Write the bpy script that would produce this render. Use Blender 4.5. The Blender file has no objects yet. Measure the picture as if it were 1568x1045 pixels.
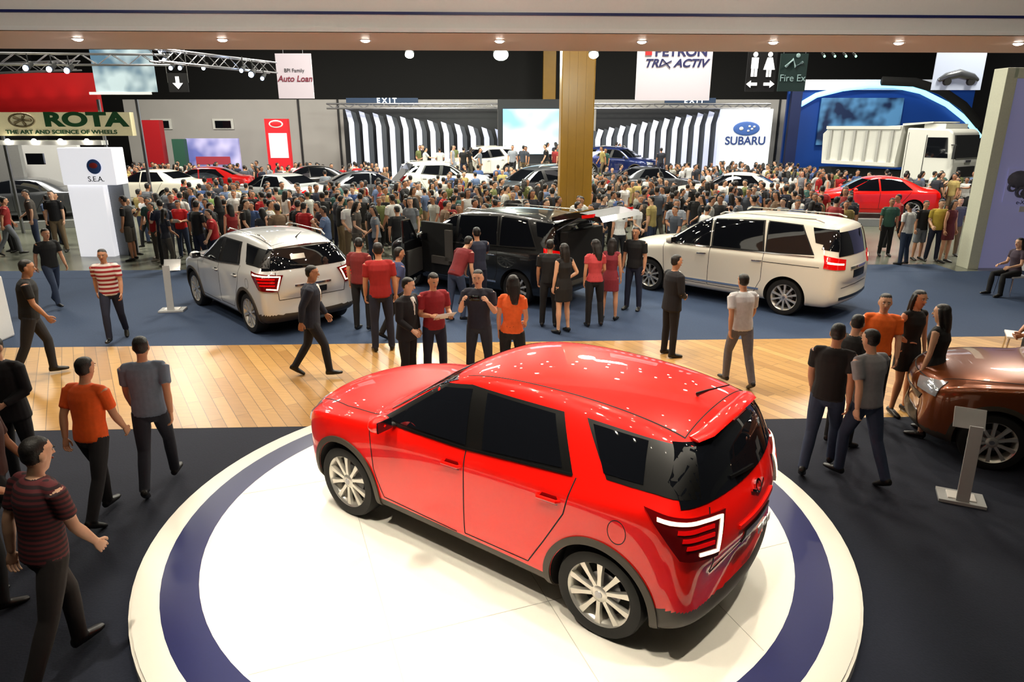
import bpy,bmesh,math,random
from mathutils import Vector,Matrix,Euler
from mathutils.bvhtree import BVHTree
random.seed(7)
S=bpy.context.scene
COL=S.collection
# ------------------------------------------------------------------ camera
CAMH=3.6; PITCH=math.radians(17.5); F=1045.0
cam=bpy.data.cameras.new('camera'); camo=bpy.data.objects.new('camera',cam); COL.objects.link(camo)
cam.lens=24.0; cam.sensor_width=36.0; cam.clip_end=300
camo.location=(0,0,CAMH); camo.rotation_euler=(math.radians(90)-PITCH,0,0)
S.camera=camo
S.view_settings.view_transform='Standard'
sp,cp=math.sin(PITCH),math.cos(PITCH)
def floor_at(px,py,z=0.0):
    """survey: world position of a point standing on level z"""
    u=px-784; v=py-522.5; t=(CAMH-z)/(F*sp+v*cp)
    return Vector((u*t,(F*cp-v*sp)*t,z))
def at(px,py,Y):
    """survey: world position of a point at hall depth Y"""
    u=px-784; v=py-522.5; t=Y/(F*cp-v*sp)
    return Vector((u*t,Y,CAMH-(F*sp+v*cp)*t))
# ------------------------------------------------------------------ materials
def lin(c): return tuple((x/12.92 if x<=.04045 else ((x+.055)/1.055)**2.4) for x in c)+(1,)
MC={}
def M(name,col,rough=.55,metal=0,coat=0,es=0,noise=.12,scale=30,bump=0,ecol=None,spec=None):
    if name in MC: return MC[name]
    m=bpy.data.materials.new(name); m.use_nodes=True; nt=m.node_tree; b=nt.nodes['Principled BSDF']
    c=lin(col)
    if noise>0:
        tc=nt.nodes.new('ShaderNodeTexCoord'); n=nt.nodes.new('ShaderNodeTexNoise'); n.inputs['Scale'].default_value=scale; n.inputs['Detail'].default_value=4
        nt.links.new(tc.outputs['Object'],n.inputs['Vector'])
        mx=nt.nodes.new('ShaderNodeMixRGB'); mx.inputs[1].default_value=tuple(x*(1-noise) for x in c[:3])+(1,); mx.inputs[2].default_value=tuple(min(1,x*(1+noise)) for x in c[:3])+(1,)
        nt.links.new(n.outputs['Fac'],mx.inputs[0]); nt.links.new(mx.outputs[0],b.inputs['Base Color'])
        if bump>0:
            bp=nt.nodes.new('ShaderNodeBump'); bp.inputs['Strength'].default_value=bump; bp.inputs['Distance'].default_value=.01
            nt.links.new(n.outputs['Fac'],bp.inputs['Height']); nt.links.new(bp.outputs[0],b.inputs['Normal'])
    else: b.inputs['Base Color'].default_value=c
    b.inputs['Roughness'].default_value=rough; b.inputs['Metallic'].default_value=metal
    b.inputs['Coat Weight'].default_value=coat; b.inputs['Coat Roughness'].default_value=.02
    if spec is not None: b.inputs['Specular IOR Level'].default_value=spec
    if es>0:
        b.inputs['Emission Color'].default_value=lin(ecol or col); b.inputs['Emission Strength'].default_value=es
    MC[name]=m; return m
def planks(name,c1,c2,rot,bw,bl,rough=.35):
    m=bpy.data.materials.new(name); m.use_nodes=True; nt=m.node_tree; b=nt.nodes['Principled BSDF']
    tc=nt.nodes.new('ShaderNodeTexCoord'); mp=nt.nodes.new('ShaderNodeMapping'); mp.inputs['Rotation'].default_value=(0,0,rot)
    br=nt.nodes.new('ShaderNodeTexBrick'); br.inputs['Scale'].default_value=1; br.inputs['Brick Width'].default_value=bl; br.inputs['Row Height'].default_value=bw
    br.inputs['Mortar Size'].default_value=.004; br.inputs['Color1'].default_value=lin(c1); br.inputs['Color2'].default_value=lin(c2); br.inputs['Mortar'].default_value=lin(tuple(x*.55 for x in c1))
    n=nt.nodes.new('ShaderNodeTexNoise'); n.inputs['Scale'].default_value=3
    mp2=nt.nodes.new('ShaderNodeMapping'); mp2.inputs['Rotation'].default_value=(0,0,rot); mp2.inputs['Scale'].default_value=(1,14,1)
    mx=nt.nodes.new('ShaderNodeMixRGB'); mx.blend_type='MULTIPLY'; mx.inputs[0].default_value=.4
    for a in (mp,mp2): nt.links.new(tc.outputs['Object'],a.inputs['Vector'])
    nt.links.new(mp.outputs[0],br.inputs['Vector']); nt.links.new(mp2.outputs[0],n.inputs['Vector'])
    nt.links.new(br.outputs['Color'],mx.inputs[1]); nt.links.new(n.outputs['Fac'],mx.inputs[2]); nt.links.new(mx.outputs[0],b.inputs['Base Color'])
    b.inputs['Roughness'].default_value=rough
    return m
def stripes(name,c1,c2,scale):
    m=bpy.data.materials.new(name); m.use_nodes=True; nt=m.node_tree; b=nt.nodes['Principled BSDF']
    tc=nt.nodes.new('ShaderNodeTexCoord'); w=nt.nodes.new('ShaderNodeTexWave'); w.bands_direction='Z'; w.inputs['Scale'].default_value=scale; w.inputs['Distortion'].default_value=.4
    cr=nt.nodes.new('ShaderNodeValToRGB'); cr.color_ramp.interpolation='CONSTANT'; cr.color_ramp.elements[0].color=lin(c1); cr.color_ramp.elements[1].position=.5; cr.color_ramp.elements[1].color=lin(c2)
    nt.links.new(tc.outputs['Object'],w.inputs['Vector']); nt.links.new(w.outputs['Fac'],cr.inputs[0]); nt.links.new(cr.outputs[0],b.inputs['Base Color']); b.inputs['Roughness'].default_value=.8
    return m
WHITE=M('white_panel',(.9,.9,.9),.5,noise=.03); BLACK=M('black_matt',(.03,.03,.035),.7,noise=.1); DARK=M('dark_grey',(.13,.13,.14),.6)
STEEL=M('truss_metal',(.6,.6,.62),.35,.9,noise=.05); NAVY=M('navy_paint',(.09,.12,.36),.4,noise=.05)
# ------------------------------------------------------------------ geometry helper
class Geo:
    def __init__(s): s.V=[];s.F=[];s.M=[]
    def face(s,idx,m): s.F.append(tuple(idx)); s.M.append(m)
    def tube(s,pts,rad,mat,side=(1,0,0),n=12,cap=.5):
        pts=[Vector(p) for p in pts]; side=Vector(side); rings=[]
        rad=[(r,r) if not isinstance(r,tuple) else r for r in rad]
        def ring(p,t,ra,rb):
            a=side-t*side.dot(t)
            if a.length<1e-4: a=Vector((0,1,0))-t*t.y
            a.normalize(); b=t.cross(a); k=len(s.V)
            for i in range(n):
                an=2*math.pi*i/n; s.V.append(p+a*(math.cos(an)*ra)+b*(math.sin(an)*rb))
            rings.append(k)
        L=len(pts)
        for i,p in enumerate(pts):
            t=(pts[min(i+1,L-1)]-pts[max(i-1,0)]).normalized(); ra,rb=rad[i]
            if i==0 and cap>0: ring(p-t*min(ra,rb)*cap*.75,t,ra*.7,rb*.7)
            ring(p,t,ra,rb)
            if i==L-1 and cap>0: ring(p+t*min(ra,rb)*cap*.75,t,ra*.7,rb*.7)
            if i==0: t0=t
        t1=t
        for a,b in zip(rings,rings[1:]):
            for i in range(n):
                j=(i+1)%n; s.face((a+i,a+j,b+j,b+i),mat)
        c=len(s.V); s.V.append(pts[0]-t0*min(rad[0])*cap); 
        for i in range(n): s.face((rings[0]+(i+1)%n,rings[0]+i,c),mat)
        c=len(s.V); s.V.append(pts[-1]+t1*min(rad[-1])*cap)
        for i in range(n): s.face((rings[-1]+i,rings[-1]+(i+1)%n,c),mat)
    def ell(s,c,r,mat,mx=None,n=12,m=8):
        c=Vector(c); k=len(s.V)
        def tr(v): return mx@v if mx else v
        s.V.append(tr(c+Vector((0,0,r[2]))))
        for j in range(1,m):
            ph=math.pi*j/m
            for i in range(n):
                a=2*math.pi*i/n; s.V.append(tr(c+Vector((math.cos(a)*math.sin(ph)*r[0],math.sin(a)*math.sin(ph)*r[1],math.cos(ph)*r[2]))))
        s.V.append(tr(c-Vector((0,0,r[2])))); e=len(s.V)-1
        for i in range(n):
            j=(i+1)%n; s.face((k,k+1+i,k+1+j),mat); s.face((e,e-n+j,e-n+i),mat)
            for q in range(m-2):
                a=k+1+q*n; s.face((a+i,a+n+i,a+n+j,a+j),mat)
    def box(s,c,d,mat,mx=None,taper=1.0):
        c=Vector(c); k=len(s.V)
        for z in (-1,1):
            for x,y in ((-1,-1),(1,-1),(1,1),(-1,1)):
                q=taper if z>0 else 1
                v=c+Vector((x*d[0]/2*q,y*d[1]/2*q,z*d[2]/2)); s.V.append(mx@v if mx else v)
        for f in ((0,3,2,1),(4,5,6,7),(0,1,5,4),(1,2,6,5),(2,3,7,6),(3,0,4,7)): s.face([k+i for i in f],mat)
    def prism(s,poly,y0,y1,mat,mx=None):
        """poly in (x,z) extruded in y"""
        k=len(s.V); n=len(poly)
        for y in (y0,y1):
            for x,z in poly:
                v=Vector((x,y,z)); s.V.append(mx@v if mx else v)
        s.face([k+i for i in range(n)],mat); s.face([k+n+i for i in reversed(range(n))],mat)
        for i in range(n):
            j=(i+1)%n; s.face((k+i,k+n+i,k+n+j,k+j),mat)
    def lathe(s,prof,mat,n=36,mats=None):
        """prof of (r,y) around the y axis"""
        k=len(s.V)
        for r,y in prof:
            for i in range(n):
                a=2*math.pi*i/n; s.V.append(Vector((math.cos(a)*r,y,math.sin(a)*r)))
        for q in range(len(prof)-1):
            for i in range(n):
                j=(i+1)%n; a=k+q*n; s.face((a+i,a+j,a+n+j,a+n+i),mats[q] if mats else mat)
    def mesh(s,name,mats,smooth=True,angle=35):
        me=bpy.data.meshes.new(name); me.from_pydata([tuple(v) for v in s.V],[],s.F)
        for m in mats: me.materials.append(m)
        for p,mi in zip(me.polygons,s.M): p.material_index=mi; p.use_smooth=smooth
        me.update()
        if smooth and angle: me.set_sharp_from_angle(angle=math.radians(angle))
        return me
def obj(name,me,loc=(0,0,0),rot=0,parent=None,scale=1):
    o=bpy.data.objects.new(name,me); COL.objects.link(o); o.location=loc
    o.rotation_euler=(0,0,rot) if not isinstance(rot,tuple) else rot
    o.scale=(scale,)*3
    if parent: o.parent=parent
    return o
def empty(name,loc=(0,0,0),rot=0,scale=1):
    return obj(name,None,loc,rot,None,scale)
def bev(o,w=.01):
    m=o.modifiers.new('bevel','BEVEL'); m.width=w; m.segments=2; m.limit_method='ANGLE'; return o
def box(name,c,d,mat,parent=None,rot=0,b=.01):
    g=Geo(); g.box((0,0,0),d,0); o=obj(name,g.mesh(name,[mat],False),c,rot,parent)
    if b: bev(o,b)
    return o
def text(name,body,loc,size,mat,parent=None,rot=(math.pi/2,0,0),off=0,xs=1,shear=0):
    cu=bpy.data.curves.new(name,'FONT'); cu.body=body; cu.size=size; cu.align_x='CENTER'; cu.align_y='CENTER'; cu.extrude=.004; cu.offset=off; cu.shear=shear
    cu.materials.append(mat); o=obj(name,cu,loc,rot,parent); o.scale=(xs,1,1); return o
def board(name,px0,py0,px1,py1,Y,mat,th=.06,parent=None,down=None):
    a=at(px0,py0,Y); b=at(px1,py1,Y); z0=b.z if down is None else down
    xm0,xm1=a.x,(at(px1,py0,Y)).x
    return box(name,((xm0+xm1)/2,Y,(a.z+z0)/2),(xm1-xm0,th,a.z-z0),mat,parent,b=0)
def slab(name,c,z0,z1,mat):
    g=Geo(); g.V=[Vector((x,y,z)) for z in (z0,z1) for x,y in c]
    for f in ((0,3,2,1),(4,5,6,7),(0,1,5,4),(1,2,6,5),(2,3,7,6),(3,0,4,7)): g.face(f,0)
    return obj(name,g.mesh(name,[mat],False))
# ------------------------------------------------------------------ room shell
concrete=M('floor_concrete',(.42,.43,.38),.25,noise=.25,scale=.6)
slab('floor',[(-34,-8),(32,-8),(32,52),(-34,52)],-.2,0,concrete)
slab('ceiling',[(-34,-8),(32,-8),(32,52),(-34,52)],13,13.2,BLACK)
slab('wall_back',[(-34,51.8),(32,51.8),(32,52),(-34,52)],0,13,BLACK)
slab('wall_front',[(-34,-8),(32,-8),(32,-7.8),(-34,-7.8)],0,13,DARK)
slab('wall_left',[(-34,-8),(-33.8,-8),(-33.8,52),(-34,52)],0,13,DARK)
slab('wall_right',[(31.8,-8),(32,-8),(32,52),(31.8,52)],0,13,DARK)
def strip_y(a,x): return a+.038*x
def band(name,y0,y1,x0,x1,z1,mat): return slab(name,[(x0,strip_y(y0,x0)),(x1,strip_y(y0,x1)),(x1,strip_y(y1,x1)),(x0,strip_y(y1,x0))],0,z1,mat)
band('carpet_near',.2,7.92,-16,18,.012,M('carpet_navy_dark',(.11,.13,.19),.95,noise=.3,scale=60,bump=.3))
band('wood_floor_strip',7.92,11.32,-16,18,.014,planks('wood_planks',(.86,.68,.42),(.72,.54,.31),math.radians(58),.16,1.6,.3))
band('carpet_far',11.32,16.95,-16,20,.012,M('carpet_blue',(.17,.24,.35),.9,noise=.25,scale=50,bump=.3))
band('carpet_edge',16.96,17.9,-16,11.5,.012,MC['carpet_blue'])
# ------------------------------------------------------------------ turntable
def disc(g,r0,r1,z,m,n=96):
    k=len(g.V)
    for i in range(n):
        a=2*math.pi*i/n
        g.V.append(Vector((math.cos(a)*r0,math.sin(a)*r0,z))); g.V.append(Vector((math.cos(a)*r1,math.sin(a)*r1,z)))
    for i in range(n):
        j=(i+1)%n; g.face((k+2*i,k+2*i+1,k+2*j+1,k+2*j),m)
TT=.13
g=Geo(); disc(g,0,2.58,TT,0); disc(g,2.58,2.86,TT,1); disc(g,2.86,3.05,TT,0); disc(g,3.05,3.07,TT-.015,0)
k=len(g.V)
for i in range(96):
    a=2*math.pi*i/96
    for z in (TT-.015,.0125): g.V.append(Vector((math.cos(a)*3.07,math.sin(a)*3.07,z)))
for i in range(96):
    j=(i+1)%96; g.face((k+2*i,k+2*i+1,k+2*j+1,k+2*j),0)
for a in (-1.25,-.05,1.15): g.box((a,0,TT+.0008),(.005,2*math.sqrt(2.56**2-a*a),.0016),2)
for a in (-1.3,1.2): g.box((0,a,TT+.0008),(2*math.sqrt(2.56**2-a*a),.005,.0016),2)
wt=M('turntable_white',(.95,.93,.88),.3,noise=.02,scale=4)
obj('turntable',g.mesh('turntable',[wt,M('turntable_navy',(.08,.11,.33),.35,noise=.1),M('seam',(.75,.73,.68))],False),(-.12,5.62,0),math.radians(20))
# ------------------------------------------------------------------ people
VOX=.0095
POSES=dict(
 stand=dict(ra=((.14,.0,-1),(.06,.2,-1)),la=((.14,.05,-1),(.04,.22,-1)),rl=((.07,.02,-1),(.03,-.03,-1)),ll=((.07,-.02,-1),(.03,-.05,-1))),
 relax=dict(ra=((.16,.12,-1),(-.25,.8,-.5)),la=((.14,-.08,-1),(.04,.22,-1)),rl=((.10,.10,-1),(.05,-.12,-1)),ll=((.03,-.03,-1),(.02,-.03,-1)),hp=12,hy=25,lean=3),
 walk=dict(ra=((.12,-.38,-1),(.05,-.05,-1)),la=((.12,.30,-1),(.0,.65,-1)),rl=((.02,.46,-1),(.0,.10,-1)),ll=((.02,-.22,-1),(.0,-.62,-1)),lean=5),
 stride=dict(ra=((.15,.28,-1),(-.1,.8,-1)),la=((.12,-.3,-1),(.03,.0,-1)),rl=((.02,-.28,-1),(.0,-.5,-1)),ll=((.03,.36,-1),(.0,.0,-1)),lean=6),
 phone=dict(ra=((.25,.35,-1),(-.32,.75,.85)),la=((.25,.35,-1),(-.32,.75,.85)),rl=((.1,.0,-1),(.05,-.03,-1)),ll=((.1,.03,-1),(.05,-.03,-1)),prop='phone',hp=6),
 read=dict(ra=((.16,.1,-1),(-.35,.95,.1)),la=((.16,.1,-1),(-.3,.95,.05)),rl=((.08,.0,-1),(.03,-.03,-1)),ll=((.08,.05,-1),(.03,-.08,-1)),prop='paper',hp=22),
 clasp=dict(ra=((.18,.05,-1),(-.62,.75,-.45)),la=((.18,.05,-1),(-.62,.75,-.4)),rl=((.06,.0,-1),(.03,-.03,-1)),ll=((.06,.0,-1),(.03,-.03,-1))),
 point=dict(ra=((.25,.7,-.7),(.0,1,.05)),la=((.14,.05,-1),(.04,.22,-1)),rl=((.08,.1,-1),(.03,-.05,-1)),ll=((.08,-.1,-1),(.03,-.1,-1)),lean=4),
 hip=dict(ra=((.5,-.15,-1),(-.65,.3,-.45)),la=((.14,.05,-1),(.04,.22,-1)),rl=((.04,.12,-1),(.03,-.1,-1)),ll=((.06,-.03,-1),(.03,-.03,-1))),
 bend=dict(ra=((.1,.5,-1),(.0,.8,-.8)),la=((.1,.45,-1),(.0,.7,-.9)),rl=((.05,.25,-1),(.03,-.15,-1)),ll=((.05,-.1,-1),(.03,-.2,-1)),lean=32,hp=10),
 sit=dict(ra=((.14,.2,-1),(-.2,1,-.1)),la=((.14,.2,-1),(-.2,1,-.2)),rl=((.12,1,-.08),(.0,.05,-1)),ll=((.12,1,-.08),(.0,-.05,-1))))
PM={}
def person_mesh(style,pose,hair,fem):
    key=(style,pose,hair,fem)
    if key in PM: return PM[key]
    P=POSES[pose]; G=Geo(); Q=Geo()
    lean=math.radians(P.get('lean',1)); R=Matrix.Rotation(-lean,3,'X'); piv=Vector((0,0,.93))
    T=lambda x,y,z: piv+R@(Vector((x,y,z))-piv)
    # materials 0 skin 1 top 2 bottom 3 shoe 4 hair 5 eyewhite 6 iris 7 lips 8 prop 9 shirt
    sw=.155 if fem else .185
    if fem: rings=[(.90,.172,.128),(.98,.155,.115),(1.06,.128,.10),(1.16,.138,.108),(1.27,.155,.13),(1.36,.15,.105),(1.42,.10,.075)]
    else:   rings=[(.88,.172,.13),(.97,.172,.128),(1.06,.158,.122),(1.18,.168,.128),(1.30,.185,.135),(1.38,.175,.115),(1.43,.115,.08)]
    if style=='suit': rings[0]=(.80,.19,.14); rings=[(z,a+.012,b+.01) for z,a,b in rings]
    G.tube([T(0,0,z) for z,_,_ in rings],[(a,b) for _,a,b in rings],1,n=20,cap=.25)
    G.tube([(0,0,.83),(0,0,.90),(0,0,1.0)],[(.13,.10),(.158,.118),(.14,.11)],1 if style=='dress' else 2,n=16)
    if style=='suit':
        G.tube([T(0,.095,1.43),T(0,.145,1.33),T(0,.146,1.18)],[(.045,.015),(.03,.012),(.008,.006)],9,n=10)
        G.tube([T(0,.11,1.41),T(0,.158,1.33),T(0,.158,1.2)],[(.012,.01),(.013,.009),(.008,.005)],6,n=8)
    if style=='dress':
        G.tube([(0,0,1.0),(0,.0,.86),(0,.01,.62)],[(.14,.11),(.178,.135),(.185,.14)],1,n=18,cap=.05)
    for sx,leg in ((1,P['rl']),(-1,P['ll'])):
        hx=.092 if fem else .088
        hip=Vector((sx*hx,0,.90)); th=Vector((leg[0][0]*sx,leg[0][1],leg[0][2])).normalized(); sh=Vector((leg[1][0]*sx,leg[1][1],leg[1][2])).normalized()
        kn=hip+th*.43; an=kn+sh*.40
        bare=style in('dress','shorts')
        if bare:
            G.tube([hip,hip+th*.2,kn,kn+sh*.12,kn+sh*.28,an],[.082,.072,.05,.053,.037,.033],0,n=12)
            if style=='shorts': G.tube([hip,hip+th*.2,hip+th*.40],[.098,.095,.085],2,n=14,cap=.1)
        else:
            G.tube([hip,hip+th*.2,kn,kn+sh*.14,kn+sh*.28,an+sh*.02],[.095,.086,.064,.064,.057,.054],2,n=14,cap=.3)
        fd=Vector((sx*.12,-sh.z,sh.y)).normalized(); up=-sh
        heel=an+sh*.045-fd*.05
        G.tube([heel,heel+fd*.10-up*.008,heel+fd*.19-up*.018,heel+fd*.235-up*.022],[(.036,.04),(.042,.04),(.045,.028),(.032,.02)],3,n=12)
        if style=='dress': G.tube([heel+fd*.01,heel+fd*.01-up*.055],[.014,.009],3,n=8)
    tips=[]
    for sx,arm in ((1,P['ra']),(-1,P['la'])):
        D=[R@Vector((a[0]*sx,a[1],a[2])).normalized() for a in arm]
        s0=T(sx*sw,0,1.385); el=s0+D[0]*.275; wr=el+D[1]*.235
        k=.86 if fem else 1
        G.tube([T(sx*.09,0,1.40),s0],[.055*k,.058*k],1,n=12)
        G.tube([s0,s0+D[0]*.12,el],[.052*k,.046*k,.038*k],0,n=12)
        G.tube([el,el+D[1]*.08,wr],[.038*k,.04*k,.026*k],0,n=12)
        if style=='suit':
            G.tube([s0,s0+D[0]*.13,el],[.069,.062,.055],1,n=12); G.tube([el,el+D[1]*.1,wr-D[1]*.01],[.055,.05,.042],1,n=12,cap=.1)
        elif style!='dress':
            G.tube([s0,s0+D[0]*.10,s0+D[0]*(.14 if fem else .19)],[.067*k,.062*k,.060*k],1,n=12,cap=.1)
        d=D[1]; N=Vector((-sx,0,0)) if abs(d.y)<.75 else Vector((-sx*.6,0,-.8)); 
        if pose=='phone': N=Vector((-sx,.2,0))
        N=(N-d*N.dot(d)).normalized(); W=d.cross(N)*sx
        Q.tube([wr-d*.03,wr,wr+d*.04,wr+d*.085],[(.024,.02),(.027,.017),(.038,.015),(.040,.012)],0,side=W,n=10)
        for q,Lf in enumerate((.072,.080,.075,.058)):
            b=wr+d*.082+W*(.029-.0195*q); pts=[b]; cur=b; ang=0
            for fr,da in ((.45,22),(.3,30),(.25,25)):
                ang+=math.radians(da); cur=cur+(d*math.cos(ang)+N*math.sin(ang))*Lf*fr; pts.append(cur)
            Q.tube(pts,[.0092,.0085,.0078,.0062],0,side=W,n=8)
        b=wr+d*.025+W*.026
        Q.tube([b,b+d*.025+W*.022+N*.008,b+d*.052+W*.030+N*.016,b+d*.072+W*.028+N*.024],[.013,.011,.0095,.007],0,side=N,n=8)
        tips.append(wr+d*.10+N*.02)
    # neck and head
    hy,hp=math.radians(P.get('hy',0)),math.radians(P.get('hp',4))
    nb=T(0,-.005,1.41); hc=T(0,.02,1.60)
    G.tube([nb,T(0,.0,1.47),hc-Vector((0,.01,.06))],[(.058,.055),(.05,.05),(.05,.052)],0,n=12)
    Hm=Matrix.Translation(hc)@Matrix.Rotation(hy,4,'Z')@Matrix.Rotation(-hp-lean*.4,4,'X')
    h=lambda x,y,z: Hm@Vector((x,y,z))
    Zr=[(-.118,.022,.022,.052),(-.105,.036,.042,.038),(-.08,.052,.062,.022),(-.045,.064,.078,.010),(0,.071,.090,0),(.04,.073,.093,-.004),(.075,.062,.080,-.006),(.095,.044,.056,-.006),(.104,.025,.032,-.006)]
    G.tube([h(0,o,z) for z,a,b,o in Zr],[(a,b) for z,a,b,o in Zr],0,side=Hm.to_3x3()@Vector((1,0,0)),n=18,cap=.3)
    G.tube([h(0,.080,.018),h(0,.098,-.008),h(0,.104,-.026)],[.009,.012,.015],0,n=8)
    for sx in (1,-1):
        G.ell((sx*.075,-.008,-.008),(.011,.02,.032),0,Hm)
        G.ell((sx*.028,.078,.034),(.022,.012,.006),0,Hm)
        Q.ell((sx*.029,.0835,.010),(.0135,.007,.007),5,Hm,8,6); Q.ell((sx*.029,.0895,.010),(.0055,.003,.0055),6,Hm,8,6)
        Q.ell((sx*.030,.0895,.029),(.019,.006,.0045),4,Hm,8,6)
    Q.ell((0,.089,-.055),(.022,.009,.0075),7,Hm,10,6)
    G.ell((0,-.010,.072),(.068,.080,.047),4,Hm,16,10); G.ell((0,-.024,.038),(.0765,.080,.076),4,Hm,16,10); G.ell((0,-.034,-.005),(.070,.064,.066),4,Hm,16,10)
    if hair=='long':
        G.tube([h(0,-.04,.05),h(0,-.07,-.06),h(0,-.085,-.18),h(0,-.085,-.30)],[(.078,.055),(.080,.045),(.075,.032),(.045,.018)],4,n=14)
        for sx in (1,-1): G.tube([h(sx*.06,.0,.05),h(sx*.08,-.015,-.03),h(sx*.078,-.03,-.16)],[.026,.024,.018],4,n=8)
    if P.get('prop')=='phone':
        c=(tips[0]+tips[1])/2; Q.box(c+Vector((0,.0,.01)),(.145,.010,.075),6)
        Q.box(c+Vector((0,-.0055,.01)),(.12,.001,.06),9)
    if P.get('prop')=='paper':
        c=(tips[0]+tips[1])/2; mx=Matrix.Translation(c+Vector((0,.05,.03)))@Matrix.Rotation(math.radians(35),4,'X'); Q.box((0,0,0),(.30,.21,.004),9,mx)
    # fuse to one skin
    src=G.mesh('tmp',[],False,None); o=bpy.data.objects.new('tmp',src); COL.objects.link(o)
    r=o.modifiers.new('r','REMESH'); r.mode='VOXEL'; r.voxel_size=VOX
    sm=o.modifiers.new('s','SMOOTH'); sm.factor=.5; sm.iterations=3
    dg=bpy.context.evaluated_depsgraph_get(); me=bpy.data.meshes.new_from_object(o.evaluated_get(dg))
    bvh=BVHTree.FromPolygons([tuple(v) for v in G.V],G.F)
    G2=Geo(); G2.V=[v.co.copy() for v in me.vertices]
    for p in me.polygons:
        hit=bvh.find_nearest(p.center); G2.face(tuple(p.vertices),G.M[hit[2]] if hit[2] is not None else 1)
    k=len(G2.V); G2.V+=Q.V
    for f,m in zip(Q.F,Q.M): G2.face([i+k for i in f],m)
    mz=min(v.z for v in G2.V)
    for v in G2.V: v.z-=mz
    bpy.data.objects.remove(o); 
    out=G2.mesh('figure',[SK[0]]*10,True,None)
    PM[key]=out; return out
SK=[M('skin_a',(.78,.57,.44),.5,noise=.05),M('skin_b',(.68,.48,.36),.5,noise=.05),M('skin_c',(.84,.66,.54),.5,noise=.05)]
HAIR=M('hair_black',(.075,.06,.055),.5,noise=.4,scale=90,bump=.4); SHOE=M('shoe_black',(.05,.045,.04),.4); SHOEW=M('shoe_light',(.55,.52,.48),.5)
EW=M('eye_white',(.9,.88,.85),.2,noise=0); IR=M('eye_dark',(.03,.02,.02),.1,noise=0); LIP=M('lips',(.62,.33,.30),.4,noise=0); PAPER=M('paper',(.93,.92,.9),.6,noise=.02)
def cloth(c): 
    n='cloth_%02d_%02d_%02d'%tuple(int(x*99) for x in c); return M(n,c,.85,noise=.18,scale=25,bump=.15)
def dress_up(o,top,bot,shoe=SHOE,skin=None):
    ms=[skin or random.choice(SK),top if not isinstance(top,tuple) else cloth(top),cloth(bot),shoe,HAIR,EW,IR,LIP,PAPER,PAPER]
    for i,m in enumerate(ms): o.material_slots[i].link='OBJECT'; o.material_slots[i].material=m
PP=[]
def person(px,py,face,style='tee',pose='stand',top=(.1,.1,.1),bot=(.12,.13,.18),h=1.63,hair='short',fem=False,z=0.013,name=None,shoe=SHOE,skin=None):
    me=person_mesh(style,pose,hair,fem); p=floor_at(px,py,z); PP.append((p.x,p.y))
    o=obj(name or ('woman' if fem else 'man'),me,p,math.radians(face),None,h/1.71)
    dress_up(o,top,bot,shoe,skin); return o
BLK=(.07,.07,.08); NVY=(.10,.12,.20); JEAN=(.18,.23,.33); GRY=(.45,.47,.50); WHT=(.85,.85,.84); KH=(.45,.38,.28); ORG=(.95,.36,.10); RED=(.65,.08,.10); MAR=(.35,.10,.12)
SUIT=(.07,.07,.10)
# ------------------------------------------------------------------ cars
GLASS=M('car_glass',(.055,.062,.08),.03,coat=1,noise=0); RUB=M('tyre_rubber',(.05,.05,.05),.75); ALLOY=M('alloy_rim',(.86,.85,.82),.25,.7,noise=.02)
CLAD=M('cladding_plastic',(.24,.21,.17),.55); WELL=M('wheel_well',(.02,.02,.02),.9); TRIM=M('black_trim',(.01,.01,.01),.4,coat=.2,noise=0)
LRED=M('tail_lamp_red',(.75,.03,.03),.1,coat=1,es=.6,noise=0); LCLR=M('lamp_clear',(.95,.9,.85),.1,es=2.2,noise=0,ecol=(1,.85,.7)); HEADL=M('head_lamp',(.7,.72,.75),.08,.4,coat=1,noise=0); CHROME=M('chrome',(.85,.85,.87),.1,1,noise=0); GAP=M('panel_gap',(.015,.01,.01),.8,noise=0)
LDRK=M('tail_lamp_unlit',(.38,.02,.03),.1,coat=1,noise=0)
def sec(st):
    x,zb,w,zt,wb,yr,top,cr=st
    zt=min(zt,top-.05)
    zs=top-cr
    pts=[(0,zb),(w*.78,zb),(w*.945,zb+.035),(w*.985,zb+.15),(w,zb+.30 if zt>zb+.5 else (zb+zt)/2),(w,zt-.14 if zt>zb+.5 else zt-.08),(w*.992,zt-.045),(wb,zt),
         (wb+(yr-wb)*.5+.012,zt+(zs-.03-zt)*.55),(yr+.012,zs-.035),(yr-.055,zs-.002),(yr*.5,top-cr*.22),(0,top)]
    return pts
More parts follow.
